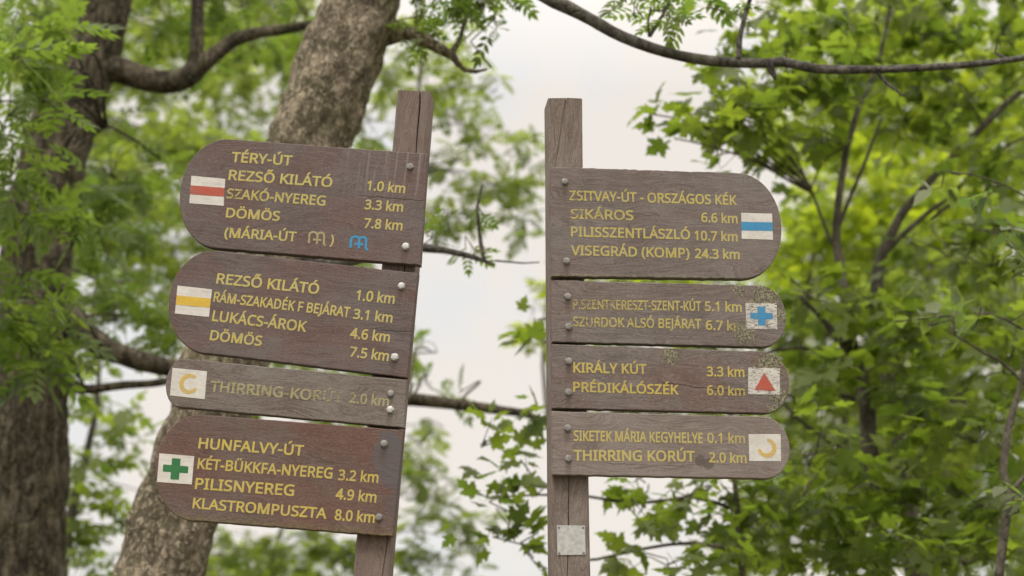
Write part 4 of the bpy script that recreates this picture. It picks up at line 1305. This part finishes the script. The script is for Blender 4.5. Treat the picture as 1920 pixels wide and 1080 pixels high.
def tree(name, label, trunk, Y, limbs, crowns, bark, leafm, seed, sides=16, step=0.12, rough=0.03, ridge=0.0, group=None, flare=1.35, trunk_step=None, grey_from=99):
    """trunk / limbs: traced centre lines; crowns: (kind, clumps, options). One Empty at the foot, parts under it."""
    global N_LEAF
    pts, rr = pix_path(trunk, Y)
    pts, rr = to_ground(pts, rr, flare)
    foot = Vector((pts[0].x, pts[0].y, ground_h(pts[0].x, pts[0].y)))
    top = empty(name, foot, label, "tree", group)

    def part(nm, me, mat):
        # keep world placement: mesh coordinates are relative to the foot
        me.transform(Matrix.Translation(-foot))
        return link(nm, me, mat, top)
    g = Geo()
    g.add(tube(pts, rr, sides, trunk_step or step, rough, ridge, seed * 1.37))
    part("trunk", g.mesh("trunk"), bark)
    lp = smooth_path(pts, rr, 0.25)[0]
    lp = [p for p in lp if p.z > 1.6]
    for k, lm in enumerate(limbs):
        p, r = pix_path(lm, Y)
        big = r[0] > 0.02
        g = Geo()
        g.add(tube(p, r, 14 if big else 7, 0.04 if big else 0.08, rough, ridge * 0.6, seed + k * 3.1, wob=0.012 if big else 0.012))
        part("limb", g.mesh("limb"), BARK_GREY if k >= grey_from else bark)
        lp += smooth_path(p, r, 0.25)[0]
    tw = []
    for (kind, clumps, opt) in crowns:
        V, F, tint = crown(clumps, kind, seed + len(clumps), lp, tw, **{k: v for k, v in opt.items() if k != 'mat'})
        N_LEAF += len(F)
        part("crown", mesh_np("crown", V, [F], False, {"tint": tint}), opt.get('mat', leafm))
    for g in tw:
        if g.v:
            part("branch", g.mesh("branch", False), bark)
    return top


BARK_DARK = bark_mat("furrowed_dark_bark", (0.034, 0.028, 0.019), (0.150, 0.125, 0.088), (0.255, 0.215, 0.155), 1.2, 0.2, 1, 0.6, 0.18, 0.8)
BARK_PALE = bark_mat("mottled_grey_bark", (0.085, 0.068, 0.045), (0.33, 0.275, 0.197), (0.52, 0.44, 0.325), 1.0, 0.3, 2, 0.85, 0.75, 0.25, 0.7)
BARK_GREY = bark_mat("grey_limb_bark", (0.050, 0.046, 0.041), (0.135, 0.124, 0.108), (0.22, 0.205, 0.18), 0.4, 0.2, 5)
BARK_THIN = bark_mat("thin_dark_bark", (0.055, 0.048, 0.038), (0.140, 0.120, 0.095), (0.23, 0.20, 0.16), 0.25, 0.2, 3)
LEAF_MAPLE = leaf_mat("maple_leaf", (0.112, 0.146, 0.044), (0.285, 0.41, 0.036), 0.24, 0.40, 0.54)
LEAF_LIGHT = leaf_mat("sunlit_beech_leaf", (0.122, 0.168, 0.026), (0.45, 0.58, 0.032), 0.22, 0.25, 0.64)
LEAF_ASH = leaf_mat("ash_leaf", (0.104, 0.140, 0.050), (0.23, 0.36, 0.042), 0.26, 0.38, 0.52)
LEAF_FAR = leaf_mat("far_leaf", (0.122, 0.155, 0.055), (0.33, 0.45, 0.055), 0.24, 0.3, 0.58)
LEAF_GREY = leaf_mat("greyish_leaf", (0.13, 0.155, 0.09), (0.24, 0.36, 0.06), 0.28, 0.45, 0.46)

# --- big dark tree at the left
tree("ash_tree", "massive dark barked tree at the left edge, one thick crooked limb reaching right", [
    (50, 1080, 58), (55, 850, 60), (62, 650, 59), (72, 480, 58), (98, 300, 54), (150, 150, 50), (190, 50, 42), (215, -60, 38), (235, -300, 33), (250, -700, 20)], 8.5, [
    [(160, 138, 30), (215, 132, 25), (260, 143, 23), (315, 152, 22), (352, 142, 21), (372, 122, 19)],
    [(362, 135, 15), (369, 95, 13), (370, 40, 12.5), (372, -30, 12), (380, -160, 9), (400, -320, 4)],
    [(368, 130, 17), (400, 104, 15), (440, 74, 13), (490, 60, 11), (545, 52, 9.5), (610, 44, 8), (690, 60, 6), (760, 40, 3)],
    [(70, 560, 30), (135, 600, 23), (190, 645, 20), (255, 672, 18), (330, 690, 16), (480, 716, 14), (640, 737, 12.5), (770, 750, 11.5), (860, 760, 10), (930, 768, 8.5), (990, 777, 6.5), (1045, 800, 3)],
    [(66, 700, 12), (120, 722, 10), (165, 730, 8.5), (230, 722, 7.5), (310, 716, 6.5), (400, 690, 5), (470, 640, 3)],
    [(80, 330, 6, 8.3), (160, 230, 4, 8.0), (200, 235, 3, 8.0), (250, 262, 2.2, 8.2), (300, 300, 1.5, 8.4)]],
    [('ash', [(45, 40, 90, 70, 6.7, .35, 1.6), (50, 125, 70, 50, 6.5, .3, 1.0), (15, 215, 55, 70, 6.7, .4, 1.2), (20, 330, 70, 60, 6.9, .4, 1.3), (95, 370, 80, 45, 7.4, .4, 1.0), (95, 75, 30, 16, 6.4, .15, .5), (80, 190, 34, 20, 6.4, .15, .5),
              (30, 430, 50, 60, 7.2, .3, 0.9), (40, 520, 40, 30, 7.2, .3, .5), (55, 650, 70, 50, 7.4, .4, 2.2), (80, 700, 50, 24, 7.4, .3, 1.2), (30, 560, 70, 40, 7.3, .3, 1.4), (30, 600, 50, 30, 7.2, .3, 1.2), (120, 590, 40, 40, 7.9, .4, 1.0), (-90, 200, 80, 250, 7, .6, 1)],
      dict(tilt=.55, droop=.5, tint0=.5)),
     ('ash', [(210, 330, 130, 80, 9.4, .8, 1.0), (180, 440, 130, 60, 9.8, .8, 1.0), (320, 50, 90, 60, 10, .8, 1.0), (470, 20, 110, 50, 10, .8, 1.2), (240, 30, 60, 50, 9.2, .6, .8), (480, 120, 70, 40, 10.5, .8, .8),
              (215, 600, 110, 50, 9.6, .6, 1.3), (310, 620, 70, 50, 9.6, .6, 1.3), (60, -20, 80, 60, 9, .6, 1.), (100, 120, 60, 80, 9.6, .4, .9), (820, 660, 60, 32, 10.5, .5, .74), (805, 725, 50, 24, 10, .4, .7), (865, 735, 55, 20, 10, .4, .6), (560, 10, 60, 50, 9, .6, 1), (280, -150, 300, 90, 9, 1.2, .7)],
      dict(tilt=.6, leaf=.8))],
    BARK_DARK, LEAF_ASH, 11, sides=64, trunk_step=0.03, rough=0.08, ridge=0.30)

# --- leaning grey trunk behind the left signpost
tree("leaning_tree", "stout grey brown trunk leaning to the right behind the left signpost", [
    (300, 1080, 74), (335, 950, 72), (388, 800, 72), (450, 600, 73), (515, 420, 74), (578, 265, 73), (628, 140, 76), (680, 0, 70), (738, -150, 60), (800, -330, 48), (850, -620, 34), (880, -900, 18)], 6.5, [
    [(690, 55, 40), (735, 58, 26), (760, 60, 15), (800, 76, 11.5), (832, 94, 9.5), (850, 104, 8), (858, 118, 6), (872, 130, 5), (892, 134, 4), (914, 130, 2)],
    [(846, 100, 7), (862, 78, 5), (872, 45, 4), (886, 5, 3.5), (905, -60, 2)],
    [(795, -330, 30), (850, -190, 24, 6.2), (920, -90, 19, 5.9), (985, -35, 16, 5.7), (1040, 2, 14, 5.6), (1070, 16, 13, 5.6), (1110, 38, 12, 5.6), (1170, 72, 11.5, 5.6), (1250, 101, 10.5, 5.6), (1330, 115, 10, 5.6),
     (1430, 117, 9, 5.6), (1470, 113, 9.5, 5.6), (1530, 127, 9, 5.6), (1620, 131, 8, 5.6), (1720, 128, 7, 5.6), (1820, 119, 6.5, 5.6), (1930, 103, 5.5, 5.6), (2080, 70, 3, 5.6)],
    [(1383, 112, 6, 5.6), (1386, 70, 5, 5.6), (1395, 35, 4.5, 5.6), (1406, 0, 4, 5.6), (1425, -70, 2.5, 5.6)],
    [(1217, 70, 4, 5.6), (1234, 42, 3.2, 5.6), (1250, 15, 2.5, 5.6), (1262, -20, 2, 5.6)],
    [(1217, 68, 3, 5.6), (1215, 40, 2.5, 5.6), (1222, 10, 1.6, 5.6)],
    [(1443, 118, 9, 5.6), (1450, 138, 6, 5.6), (1456, 150, 3, 5.6)],
    [(1640, 130, 4, 5.6), (1660, 155, 3, 5.6), (1690, 178, 2, 5.6)],
    [(1890, 112, 4, 5.6), (1868, 100, 2.5, 5.6), (1870, 85, 2, 5.6)],
    [(520, 470, 20), (600, 500, 13), (700, 478, 11), (760, 462, 9.5), (795, 464, 8.5), (835, 468, 7), (880, 478, 5.5), (910, 488, 4), (928, 495, 2)],
    [(908, 486, 4), (903, 460, 4), (899, 425, 3.5), (896, 390, 3), (905, 350, 2)],
    [(928, 490, 2), (980, 494, 1.6), (1010, 492, 1.2)]],
    [('ash', [(900, 15, 55, 45, 6.3, .25, 1.0), (850, 40, 45, 40, 6.4, .25, 1.1), (790, 20, 35, 40, 6.4, .25, .9), (925, 40, 28, 20, 6.2, .2, .6), (840, -60, 120, 50, 6.3, .4, 1.0), (1190, 30, 38, 20, 5.6, .1, .6), (1170, 8, 40, 14, 5.6, .1, .6), (1240, 18, 36, 20, 5.6, .1, .7), (1285, 45, 36, 14, 5.6, .1, .7), (1330, 18, 40, 12, 5.6, .1, .5),
              (1300, -25, 160, 18, 5.6, .3, .8), (780, 85, 16, 14, 6.4, .1, .5)],
      dict(leaf=.55, tint0=.45)),
     ('ash', [(800, 440, 16, 14, 6.6, .1, .7), (890, 470, 34, 24, 6.5, .12, .6), (905, 400, 22, 16, 6.5, .1, .6)], dict(leaf=.5, tint0=.45))],
    BARK_PALE, LEAF_ASH, 23, sides=72, trunk_step=0.02, rough=0.11, ridge=0.12, grey_from=2)

# --- young maples at the right
MAPLE_R1 = [(1360, 215, 60, 55, 7.3, .3, 1.2), (1345, 285, 45, 30, 7.2, .25, .9), (1430, 250, 80, 60, 7.6, .4, 1.4), (1330, 165, 50, 28, 7.3, .25, .8), (1460, 170, 80, 45, 7.6, .4, 1.5), (1225, 214, 14, 10, 7.1, .06, .35),
            (1268, 262, 10, 12, 7.1, .05, .4), (1290, 210, 24, 20, 7.2, .12, .5), (1400, 65, 60, 40, 7.6, .3, .7), (1345, 85, 45, 22, 7.4, .2, .5), (1490, 60, 60, 50, 7.8, .4, 1.2), (1460, 320, 50, 30, 7.8, .3, .7),
            (1560, 60, 80, 60, 8, .5, 1.4), (1550, 190, 90, 60, 8, .5, 1.4), (1540, 290, 60, 50, 8.3, .4, .9), (1640, 40, 90, 50, 8.4, .5, 1.3), (1520, 380, 40, 40, 8.8, .3, .5), (1420, 20, 60, 30, 7.7, .3, .8)]
tree("maple_tree", "slender dark stemmed young maple just right of the right signpost's boards", [
    (1655, 1080, 15), (1648, 950, 15.5), (1630, 840, 16), (1626, 760, 15), (1612, 700, 12), (1592, 620, 10), (1578, 520, 9), (1568, 455, 8), (1574, 360, 7), (1588, 275, 6.3), (1612, 195, 5.5), (1640, 140, 4.5), (1662, 50, 3.5), (1690, -120, 2)], 8.0, [
    [(1626, 745, 14), (1618, 705, 12), (1600, 672, 11), (1575, 640, 8), (1540, 600, 5), (1500, 560, 3)],
    [(1612, 190, 4), (1606, 150, 3.5), (1592, 90, 3), (1585, 20, 2)],
    [(1560, 460, 4), (1540, 410, 3), (1520, 355, 2.5)], [(1575, 420, 4.5), (1620, 310, 3.5), (1655, 220, 2.5)],
    [(1627, 760, 5), (1560, 735, 4), (1500, 742, 3.5), (1430, 735, 3), (1340, 720, 2)], [(1560, 660, 4), (1500, 655, 3.5), (1430, 662, 3)],
    [(1630, 860, 5), (1560, 830, 4), (1500, 790, 3.5), (1462, 750, 2.5)]],
    [('maple', MAPLE_R1, dict(tint0=.45)),
     ('maple', [(1520, 560, 70, 45, 7.6, .4, 1.1), (1540, 700, 55, 50, 7.5, .3, 1.3), (1490, 640, 40, 40, 7.6, .3, .9), (1530, 850, 70, 50, 7.3, .4, 1.3), (1500, 940, 70, 50, 7.3, .4, 1.1), (1590, 920, 80, 40, 7.2, .4, 1.2), (1700, 880, 80, 60, 7.4, .4, 1.2),
                (1570, 1020, 100, 60, 7.3, .5, 1.2), (1720, 1010, 90, 60, 7.4, .4, 1.1), (1640, 570, 70, 40, 7.6, .3, 1.0), (1705, 640, 60, 40, 7.6, .3, 1.0), (1715, 770, 50, 50, 7.6, .3, 1.1)], dict(tint0=.4))],
    BARK_THIN, LEAF_MAPLE, 31, sides=12, rough=0.04)

tree("maple_tree", "maple with a forked grey stem arching to the upper right edge", [
    (1715, 1080, 18), (1690, 850, 14), (1660, 690, 12.5), (1642, 560, 12), (1645, 515, 12.5), (1656, 470, 10.5), (1688, 405, 8.5), (1738, 345, 7.5), (1790, 290, 7.2), (1842, 238, 6.8), (1885, 195, 6), (1935, 155, 5), (2010, 80, 4), (2100, -80, 2)], 8.6, [
    [(1660, 475, 6.5), (1690, 445, 5.5), (1735, 405, 5), (1780, 370, 4), (1830, 320, 3.5), (1900, 268, 2.6), (1990, 230, 2)],
    [(1738, 420, 3.5), (1790, 378, 3.5), (1840, 380, 2.5)],
    [(1692, 850, 6), (1770, 760, 5), (1800, 745, 4.5), (1850, 800, 4), (1890, 860, 3)]],
    [('maple', [(1700, 90, 90, 70, 8.6, .5, 1.2), (1790, 60, 90, 60, 8.6, .5, 1.0), (1880, 60, 80, 60, 8.6, .5, 1.2), (1700, 230, 80, 60, 8.7, .5, 1.1), (1790, 200, 80, 50, 8.8, .5, 1.0), (1880, 290, 70, 60, 8.2, .5, .8), (1780, 480, 90, 50, 8.3, .5, 1.0), (1880, 180, 60, 50, 9, .4, 1.1),
                (1860, 500, 70, 60, 8, .4, 1.1), (1655, 605, 50, 45, 7.7, .3, 1.4), (1690, 690, 45, 50, 7.7, .3, 1.4), (1710, 800, 40, 50, 7.7, .3, 1.2), (1800, 620, 90, 50, 7.8, .5, 1.2), (1880, 700, 70, 60, 7.6, .5, 1.1), (1770, 730, 60, 50, 8, .5, .9), (1830, 830, 90, 60, 7.6, .5, 1.2), (1840, 950, 90, 60, 7.4, .5, 1.2), (1810, 1060, 120, 50, 7.4, .5, 1.2), (2000, 400, 60, 400, 8.5, .8, .8)],
      dict(tint0=.42))],
    BARK_THIN, LEAF_MAPLE, 37, sides=12, rough=0.04)

# --- sapling with an upright brown stem at the right edge, broad leaves
tree("sapling", "thin brown stemmed sapling at the right edge with broad greyish leaves", [
    (1873, 1080, 8), (1884, 990, 8.5), (1894, 925, 9), (1880, 885, 7.5), (1888, 815, 6.5), (1902, 760, 6), (1916, 712, 5), (1930, 640, 4), (1945, 520, 3), (1960, 380, 2)], 6.0, [
    [(1896, 922, 6), (1912, 903, 4.5), (1935, 885, 3.5), (1970, 860, 2)],
    [(1918, 722, 3.5), (1895, 700, 3), (1868, 678, 2.8), (1840, 664, 2.4), (1810, 645, 2.2), (1788, 632, 2), (1785, 600, 1.5)],
    [(1925, 620, 2.4), (1890, 600, 1.8), (1850, 585, 1.3)], [(1945, 380, 2.2), (1880, 345, 1.8), (1820, 325, 1.2)], [(1935, 470, 2), (1880, 440, 1.6), (1840, 430, 1)]],
    [('oval', [(1800, 325, 45, 25, 6.0, .15, .7), (1870, 350, 50, 35, 6.0, .2, .8), (1880, 430, 45, 40, 6, .2, .8), (1900, 510, 35, 30, 6, .2, .7), (1850, 590, 70, 22, 5.9, .2, .8), (1740, 610, 60, 22, 6.1, .2, .7), (1680, 600, 40, 18, 6.2, .15, .5), (1900, 600, 40, 40, 6, .2, .7), (1910, 960, 30, 40, 5.9, .2, .5), (1975, 550, 50, 160, 6, .3, .8)],
      dict(tint0=.5, tilt=.45))],
    BARK_THIN, LEAF_GREY, 41, sides=10, rough=0.02)

# --- low maple behind the right post
tree("maple_tree", "thin maple behind the right signpost's foot, leaves showing on both sides of the post", [
    (1392, 1080, 6), (1382, 950, 5.5), (1376, 880, 5), (1368, 760, 4), (1340, 650, 3), (1300, 560, 2)], 7.2, [
    [(1382, 960, 4), (1300, 930, 3.5), (1200, 940, 3), (1100, 930, 2.6), (1010, 930, 2.2), (930, 935, 1.5)],
    [(1386, 1040, 4), (1300, 1020, 3.5), (1200, 1030, 3), (1080, 1050, 2.5), (980, 1020, 2)],
    [(1376, 880, 3.5), (1300, 800, 3), (1180, 770, 2.6), (1080, 790, 2.3), (990, 810, 1.8), (900, 838, 1.3)],
    [(1340, 650, 2.6), (1200, 600, 2.4), (1090, 590, 2), (1005, 600, 1.5)]],
    [('maple', [(1290, 930, 60, 30, 7.1, .3, .9), (1210, 905, 40, 16, 7, .15, .6), (1190, 960, 36, 24, 7, .2, .6), (1270, 985, 70, 22, 7.1, .3, .55), (1380, 940, 60, 40, 7.2, .3, 1.1), (1150, 1050, 50, 24, 7, .2, .7), (1250, 1060, 70, 30, 7.1, .3, .75), (1370, 1040, 60, 40, 7.2, .3, 1.0), (1440, 1000, 50, 60, 7.4, .3, 1.0), (1340, 915, 60, 16, 7.1, .2, .8),
                (960, 918, 46, 14, 7, .2, .9), (1005, 905, 26, 20, 7, .15, .7), (950, 960, 18, 34, 7, .1, .9), (1000, 985, 28, 32, 7, .2, .7), (905, 932, 22, 10, 7, .1, .5), (935, 1010, 30, 12, 7, .1, .6), (1000, 1045, 36, 14, 7, .2, .6), (980, 800, 36, 16, 7, .15, .6), (905, 838, 18, 11, 6.9, .08, .7), (1000, 785, 24, 26, 7, .15, .6), (975, 860, 10, 9, 6.9, .05, .6),
                (995, 640, 18, 16, 7.2, .1, .7)],
      dict(tint0=.42, leaf=.9))],
    BARK_THIN, LEAF_MAPLE, 43, sides=10, rough=0.02)

# --- trees standing further back
BG = [
    ("tree", "bushy tree beyond the big dark trunk, seen under its crooked limb", [(20, 1400, 14), (60, 700, 11), (100, 300, 8), (140, 200, 4)], 15.0, 'shoot', LEAF_FAR,
     [(300, 285, 130, 60, 15, 1.5, 1.3), (420, 330, 90, 70, 15, 1.5, 1.0), (280, 400, 120, 60, 15, 1.2, .9), (180, 470, 90, 60, 15, 1.2, 1.2), (230, 530, 110, 50, 15, 1.2, 1.2), (310, 470, 60, 60, 15, 1, .55), (330, 590, 70, 30, 15, 1, 1.3), (300, 235, 60, 18, 14.5, .8, .5)]),
    ("tree", "tall leafy tree filling the gap left of the leaning trunk's top", [(300, 1080, 14), (450, 600, 12), (578, 265, 9), (640, 60, 5)], 17.0, 'shoot', LEAF_FAR,
     [(460, 190, 60, 60, 17, 1.5, .8), (520, 90, 70, 70, 17, 1.5, 1.2), (320, 60, 150, 80, 18, 1.5, 1.2), (480, 10, 150, 60, 17, 1.5, 1.4), (560, 150, 60, 60, 17, 1, 1.0), (500, 250, 30, 30, 17, 1, .8), (230, 120, 60, 60, 18, 1, 1.0), (100, 60, 120, 90, 18, 1.5, 1.2)]),
    ("robinia_tree", "airy fine leaved tree behind the top of the left post", [(705, 1080, 10), (735, 700, 9), (768, 400, 7), (778, 250, 5), (790, 120, 3)], 13.0, 'ash', LEAF_FAR,
     [(790, 120, 60, 40, 13, .8, 1.1), (730, 160, 50, 50, 13, .8, 1.1), (690, 230, 35, 40, 13, .8, .9), (860, 160, 60, 40, 13, .8, .9), (930, 170, 50, 30, 13, .6, .5), (860, 230, 50, 40, 13, .7, .8), (930, 240, 50, 25, 13, .6, .5), (970, 290, 50, 26, 13, .6, .7), (860, 300, 50, 30, 13, .6, .55), (930, 350, 65, 24, 13, .6, .7), (835, 390, 40, 24, 13, .5, .5), (880, 405, 60, 24, 13, .5, .55), (700, 265, 40, 20, 13, .5, 1.0), (985, 350, 34, 34, 13, .5, .6), (830, 80, 60, 30, 13, .6, .6), (845, 350, 40, 24, 13, .5, .5), (905, 350, 60, 20, 13, .3, .7), (850, 345, 40, 14, 13, .3, .7), (812, 410, 35, 18, 13, .3, .7), (960, 410, 40, 16, 13, .3, .6), (990, 440, 18, 30, 13, .2, .5)]),
    ("robinia_tree", "small pale leaved tree low behind the left post's foot", [(700, 1180, 9), (715, 1000, 7), (735, 860, 5), (745, 800, 3)], 14.0, 'ash', LEAF_FAR,
     [(785, 830, 40, 50, 14, .6, .6), (810, 880, 50, 30, 14, .6, .55), (845, 900, 30, 25, 14, .5, .5), (790, 940, 45, 45, 14, .6, .8), (840, 985, 45, 28, 14, .6, .6), (780, 1000, 40, 30, 14, .6, .7), (870, 1015, 40, 20, 14, .5, .7), (770, 1050, 50, 26, 14, .5, 1.0), (880, 1070, 50, 20, 14, .5, .5), (830, 800, 34, 26, 14, .5, .5), (880, 960, 36, 24, 14, .5, .5)]),
    ("tree", "dark green tree low between the dark trunk and the leaning trunk", (100, 1250, 14), 12.0, 'shoot', LEAF_MAPLE,
     [(160, 860, 45, 60, 12, .7, 1.4), (150, 960, 60, 60, 12, .7, 1.4), (170, 1050, 60, 60, 12, .7, 1.4), (185, 800, 40, 40, 12, .6, .9), (225, 840, 40, 24, 12, .6, .9), (250, 810, 30, 20, 12, .5, .5), (130, 770, 25, 60, 12, .5, .9), (230, 950, 20, 40, 12, .5, .35), (140, 650, 40, 40, 12.5, .5, .9), (170, 680, 50, 14, 12.5, .5, .8)]),
    ("tree", "rounded green tree low under the reddish brown board", [(500, 1300, 12), (505, 1150, 10), (510, 1070, 5), (512, 1040, 3)], 18.0, 'shoot', LEAF_FAR,
     [(420, 1045, 70, 35, 18, 1.2, 1.5), (520, 1060, 80, 30, 18, 1.2, 1.5), (620, 1050, 70, 40, 18, 1.2, 1.5), (630, 1000, 50, 20, 18, 1, .8), (480, 1000, 60, 16, 18, 1, .45), (560, 1010, 70, 14, 18, 1, .5), (400, 990, 30, 20, 18, 1, .6), (540, 1120, 200, 40, 18, 1.2, 1.5), (600, 680, 120, 26, 18, 1, 1.8), (600, 785, 130, 24, 18, 1, 1.6), (690, 495, 70, 20, 18, 1, 1.6)]),
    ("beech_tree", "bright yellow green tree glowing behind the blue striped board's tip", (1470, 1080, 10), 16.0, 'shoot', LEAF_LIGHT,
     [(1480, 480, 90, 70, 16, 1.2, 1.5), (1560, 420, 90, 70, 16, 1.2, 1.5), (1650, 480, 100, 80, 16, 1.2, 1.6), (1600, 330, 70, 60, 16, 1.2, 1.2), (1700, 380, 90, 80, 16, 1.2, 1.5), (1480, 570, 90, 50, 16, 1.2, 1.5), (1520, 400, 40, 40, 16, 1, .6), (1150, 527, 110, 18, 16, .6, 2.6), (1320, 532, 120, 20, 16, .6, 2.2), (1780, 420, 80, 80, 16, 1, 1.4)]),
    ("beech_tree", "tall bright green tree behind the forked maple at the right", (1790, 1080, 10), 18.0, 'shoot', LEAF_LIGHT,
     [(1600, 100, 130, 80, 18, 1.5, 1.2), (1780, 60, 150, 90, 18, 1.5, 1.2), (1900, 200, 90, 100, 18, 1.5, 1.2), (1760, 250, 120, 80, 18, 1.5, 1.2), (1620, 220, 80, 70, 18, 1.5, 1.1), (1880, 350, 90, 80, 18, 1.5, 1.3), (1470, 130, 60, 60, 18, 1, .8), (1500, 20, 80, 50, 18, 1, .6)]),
    ("beech_tree", "leafy tree behind the maple stems low at the right", (1600, 1300, 9), 15.0, 'shoot', LEAF_FAR,
     [(1560, 620, 110, 50, 15, 1.2, 1.4), (1700, 600, 110, 60, 15, 1.2, 1.4), (1850, 620, 110, 70, 15, 1.2, 1.4), (1540, 730, 90, 60, 15, 1.2, 1.4), (1680, 720, 110, 60, 15, 1.2, 1.4), (1830, 760, 110, 70, 15, 1.2, 1.1), (1560, 850, 110, 60, 15, 1.2, 1.3), (1720, 850, 110, 70, 15, 1.2, 1.3), (1880, 900, 90, 80, 15, 1.2, 1.3),
      (1520, 980, 90, 60, 15, 1.2, 1.2), (1680, 1000, 120, 70, 15, 1.2, 1.2), (1850, 1040, 120, 60, 15, 1.2, 1.2), (1430, 940, 60, 40, 15, 1, 1.0), (1400, 1050, 70, 40, 15, 1, 1.0), (1750, 500, 140, 50, 15, 1, 1.1), (1180, 650, 120, 16, 15, .6, 2.0), (1330, 655, 110, 18, 15, .6, 2.2), (1190, 772, 120, 14, 15, .6, 2.0), (1330, 778, 110, 18, 15, .6, 2.0)]),
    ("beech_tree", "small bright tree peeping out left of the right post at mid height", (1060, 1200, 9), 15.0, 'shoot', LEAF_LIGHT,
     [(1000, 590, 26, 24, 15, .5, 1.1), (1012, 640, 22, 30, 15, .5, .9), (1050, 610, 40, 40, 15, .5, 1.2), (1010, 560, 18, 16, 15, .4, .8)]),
    ("tree", "distant pale green wood edge behind the left signpost and trunks", [(320, 1250, 9), (450, 600, 7), (578, 265, 5), (630, 100, 3)], 24.0, 'shoot', LEAF_FAR,
     [(150, 350, 200, 120, 24, 2, .9), (320, 470, 180, 70, 24, 2, .9), (420, 280, 120, 120, 24, 2, .8), (150, 120, 200, 140, 24, 2, .9), (450, 60, 200, 110, 24, 2, .9), (0, 900, 100, 250, 24, 2, 1.2), (480, 1080, 250, 60, 24, 2, 1.2)]),
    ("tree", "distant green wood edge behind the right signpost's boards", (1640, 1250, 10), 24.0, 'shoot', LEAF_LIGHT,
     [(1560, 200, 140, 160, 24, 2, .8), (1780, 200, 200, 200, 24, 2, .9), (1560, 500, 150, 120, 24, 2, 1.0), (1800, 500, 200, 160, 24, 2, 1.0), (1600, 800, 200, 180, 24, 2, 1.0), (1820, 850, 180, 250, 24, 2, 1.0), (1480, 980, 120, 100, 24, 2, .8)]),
]
for i, (nm, lab, base, Y, kind, lm, clumps) in enumerate(BG):
    if nm == "robinia_tree":
        clumps = [(a, b, c * 1.08, d * 1.12, e, f, g * 1.3 if g < .75 else g * 1.15) for (a, b, c, d, e, f, g) in clumps]
    cxs = sum(c[0] for c in clumps) / len(clumps)
    cy0 = min(c[1] for c in clumps)
    tr = base if isinstance(base, list) else [base, (base[0] * .7 + cxs * .3, (base[1] * .6 + cy0 * .4), base[2] * .75), (cxs, base[1] * .2 + cy0 * .8, base[2] * .4), (cxs + 10, cy0 - 30, base[2] * .15)]
    lb = []
    rb = random.Random(i + 70)
    tree(nm, lab, tr, Y, lb, [(kind, clumps, dict(tint0=.5, leaf=1.0 if kind != 'ash' else .85))], BARK_THIN, lm, 200 + i * 7, sides=10, group="trees standing further back", step=.3)
print("leaf faces", N_LEAF)
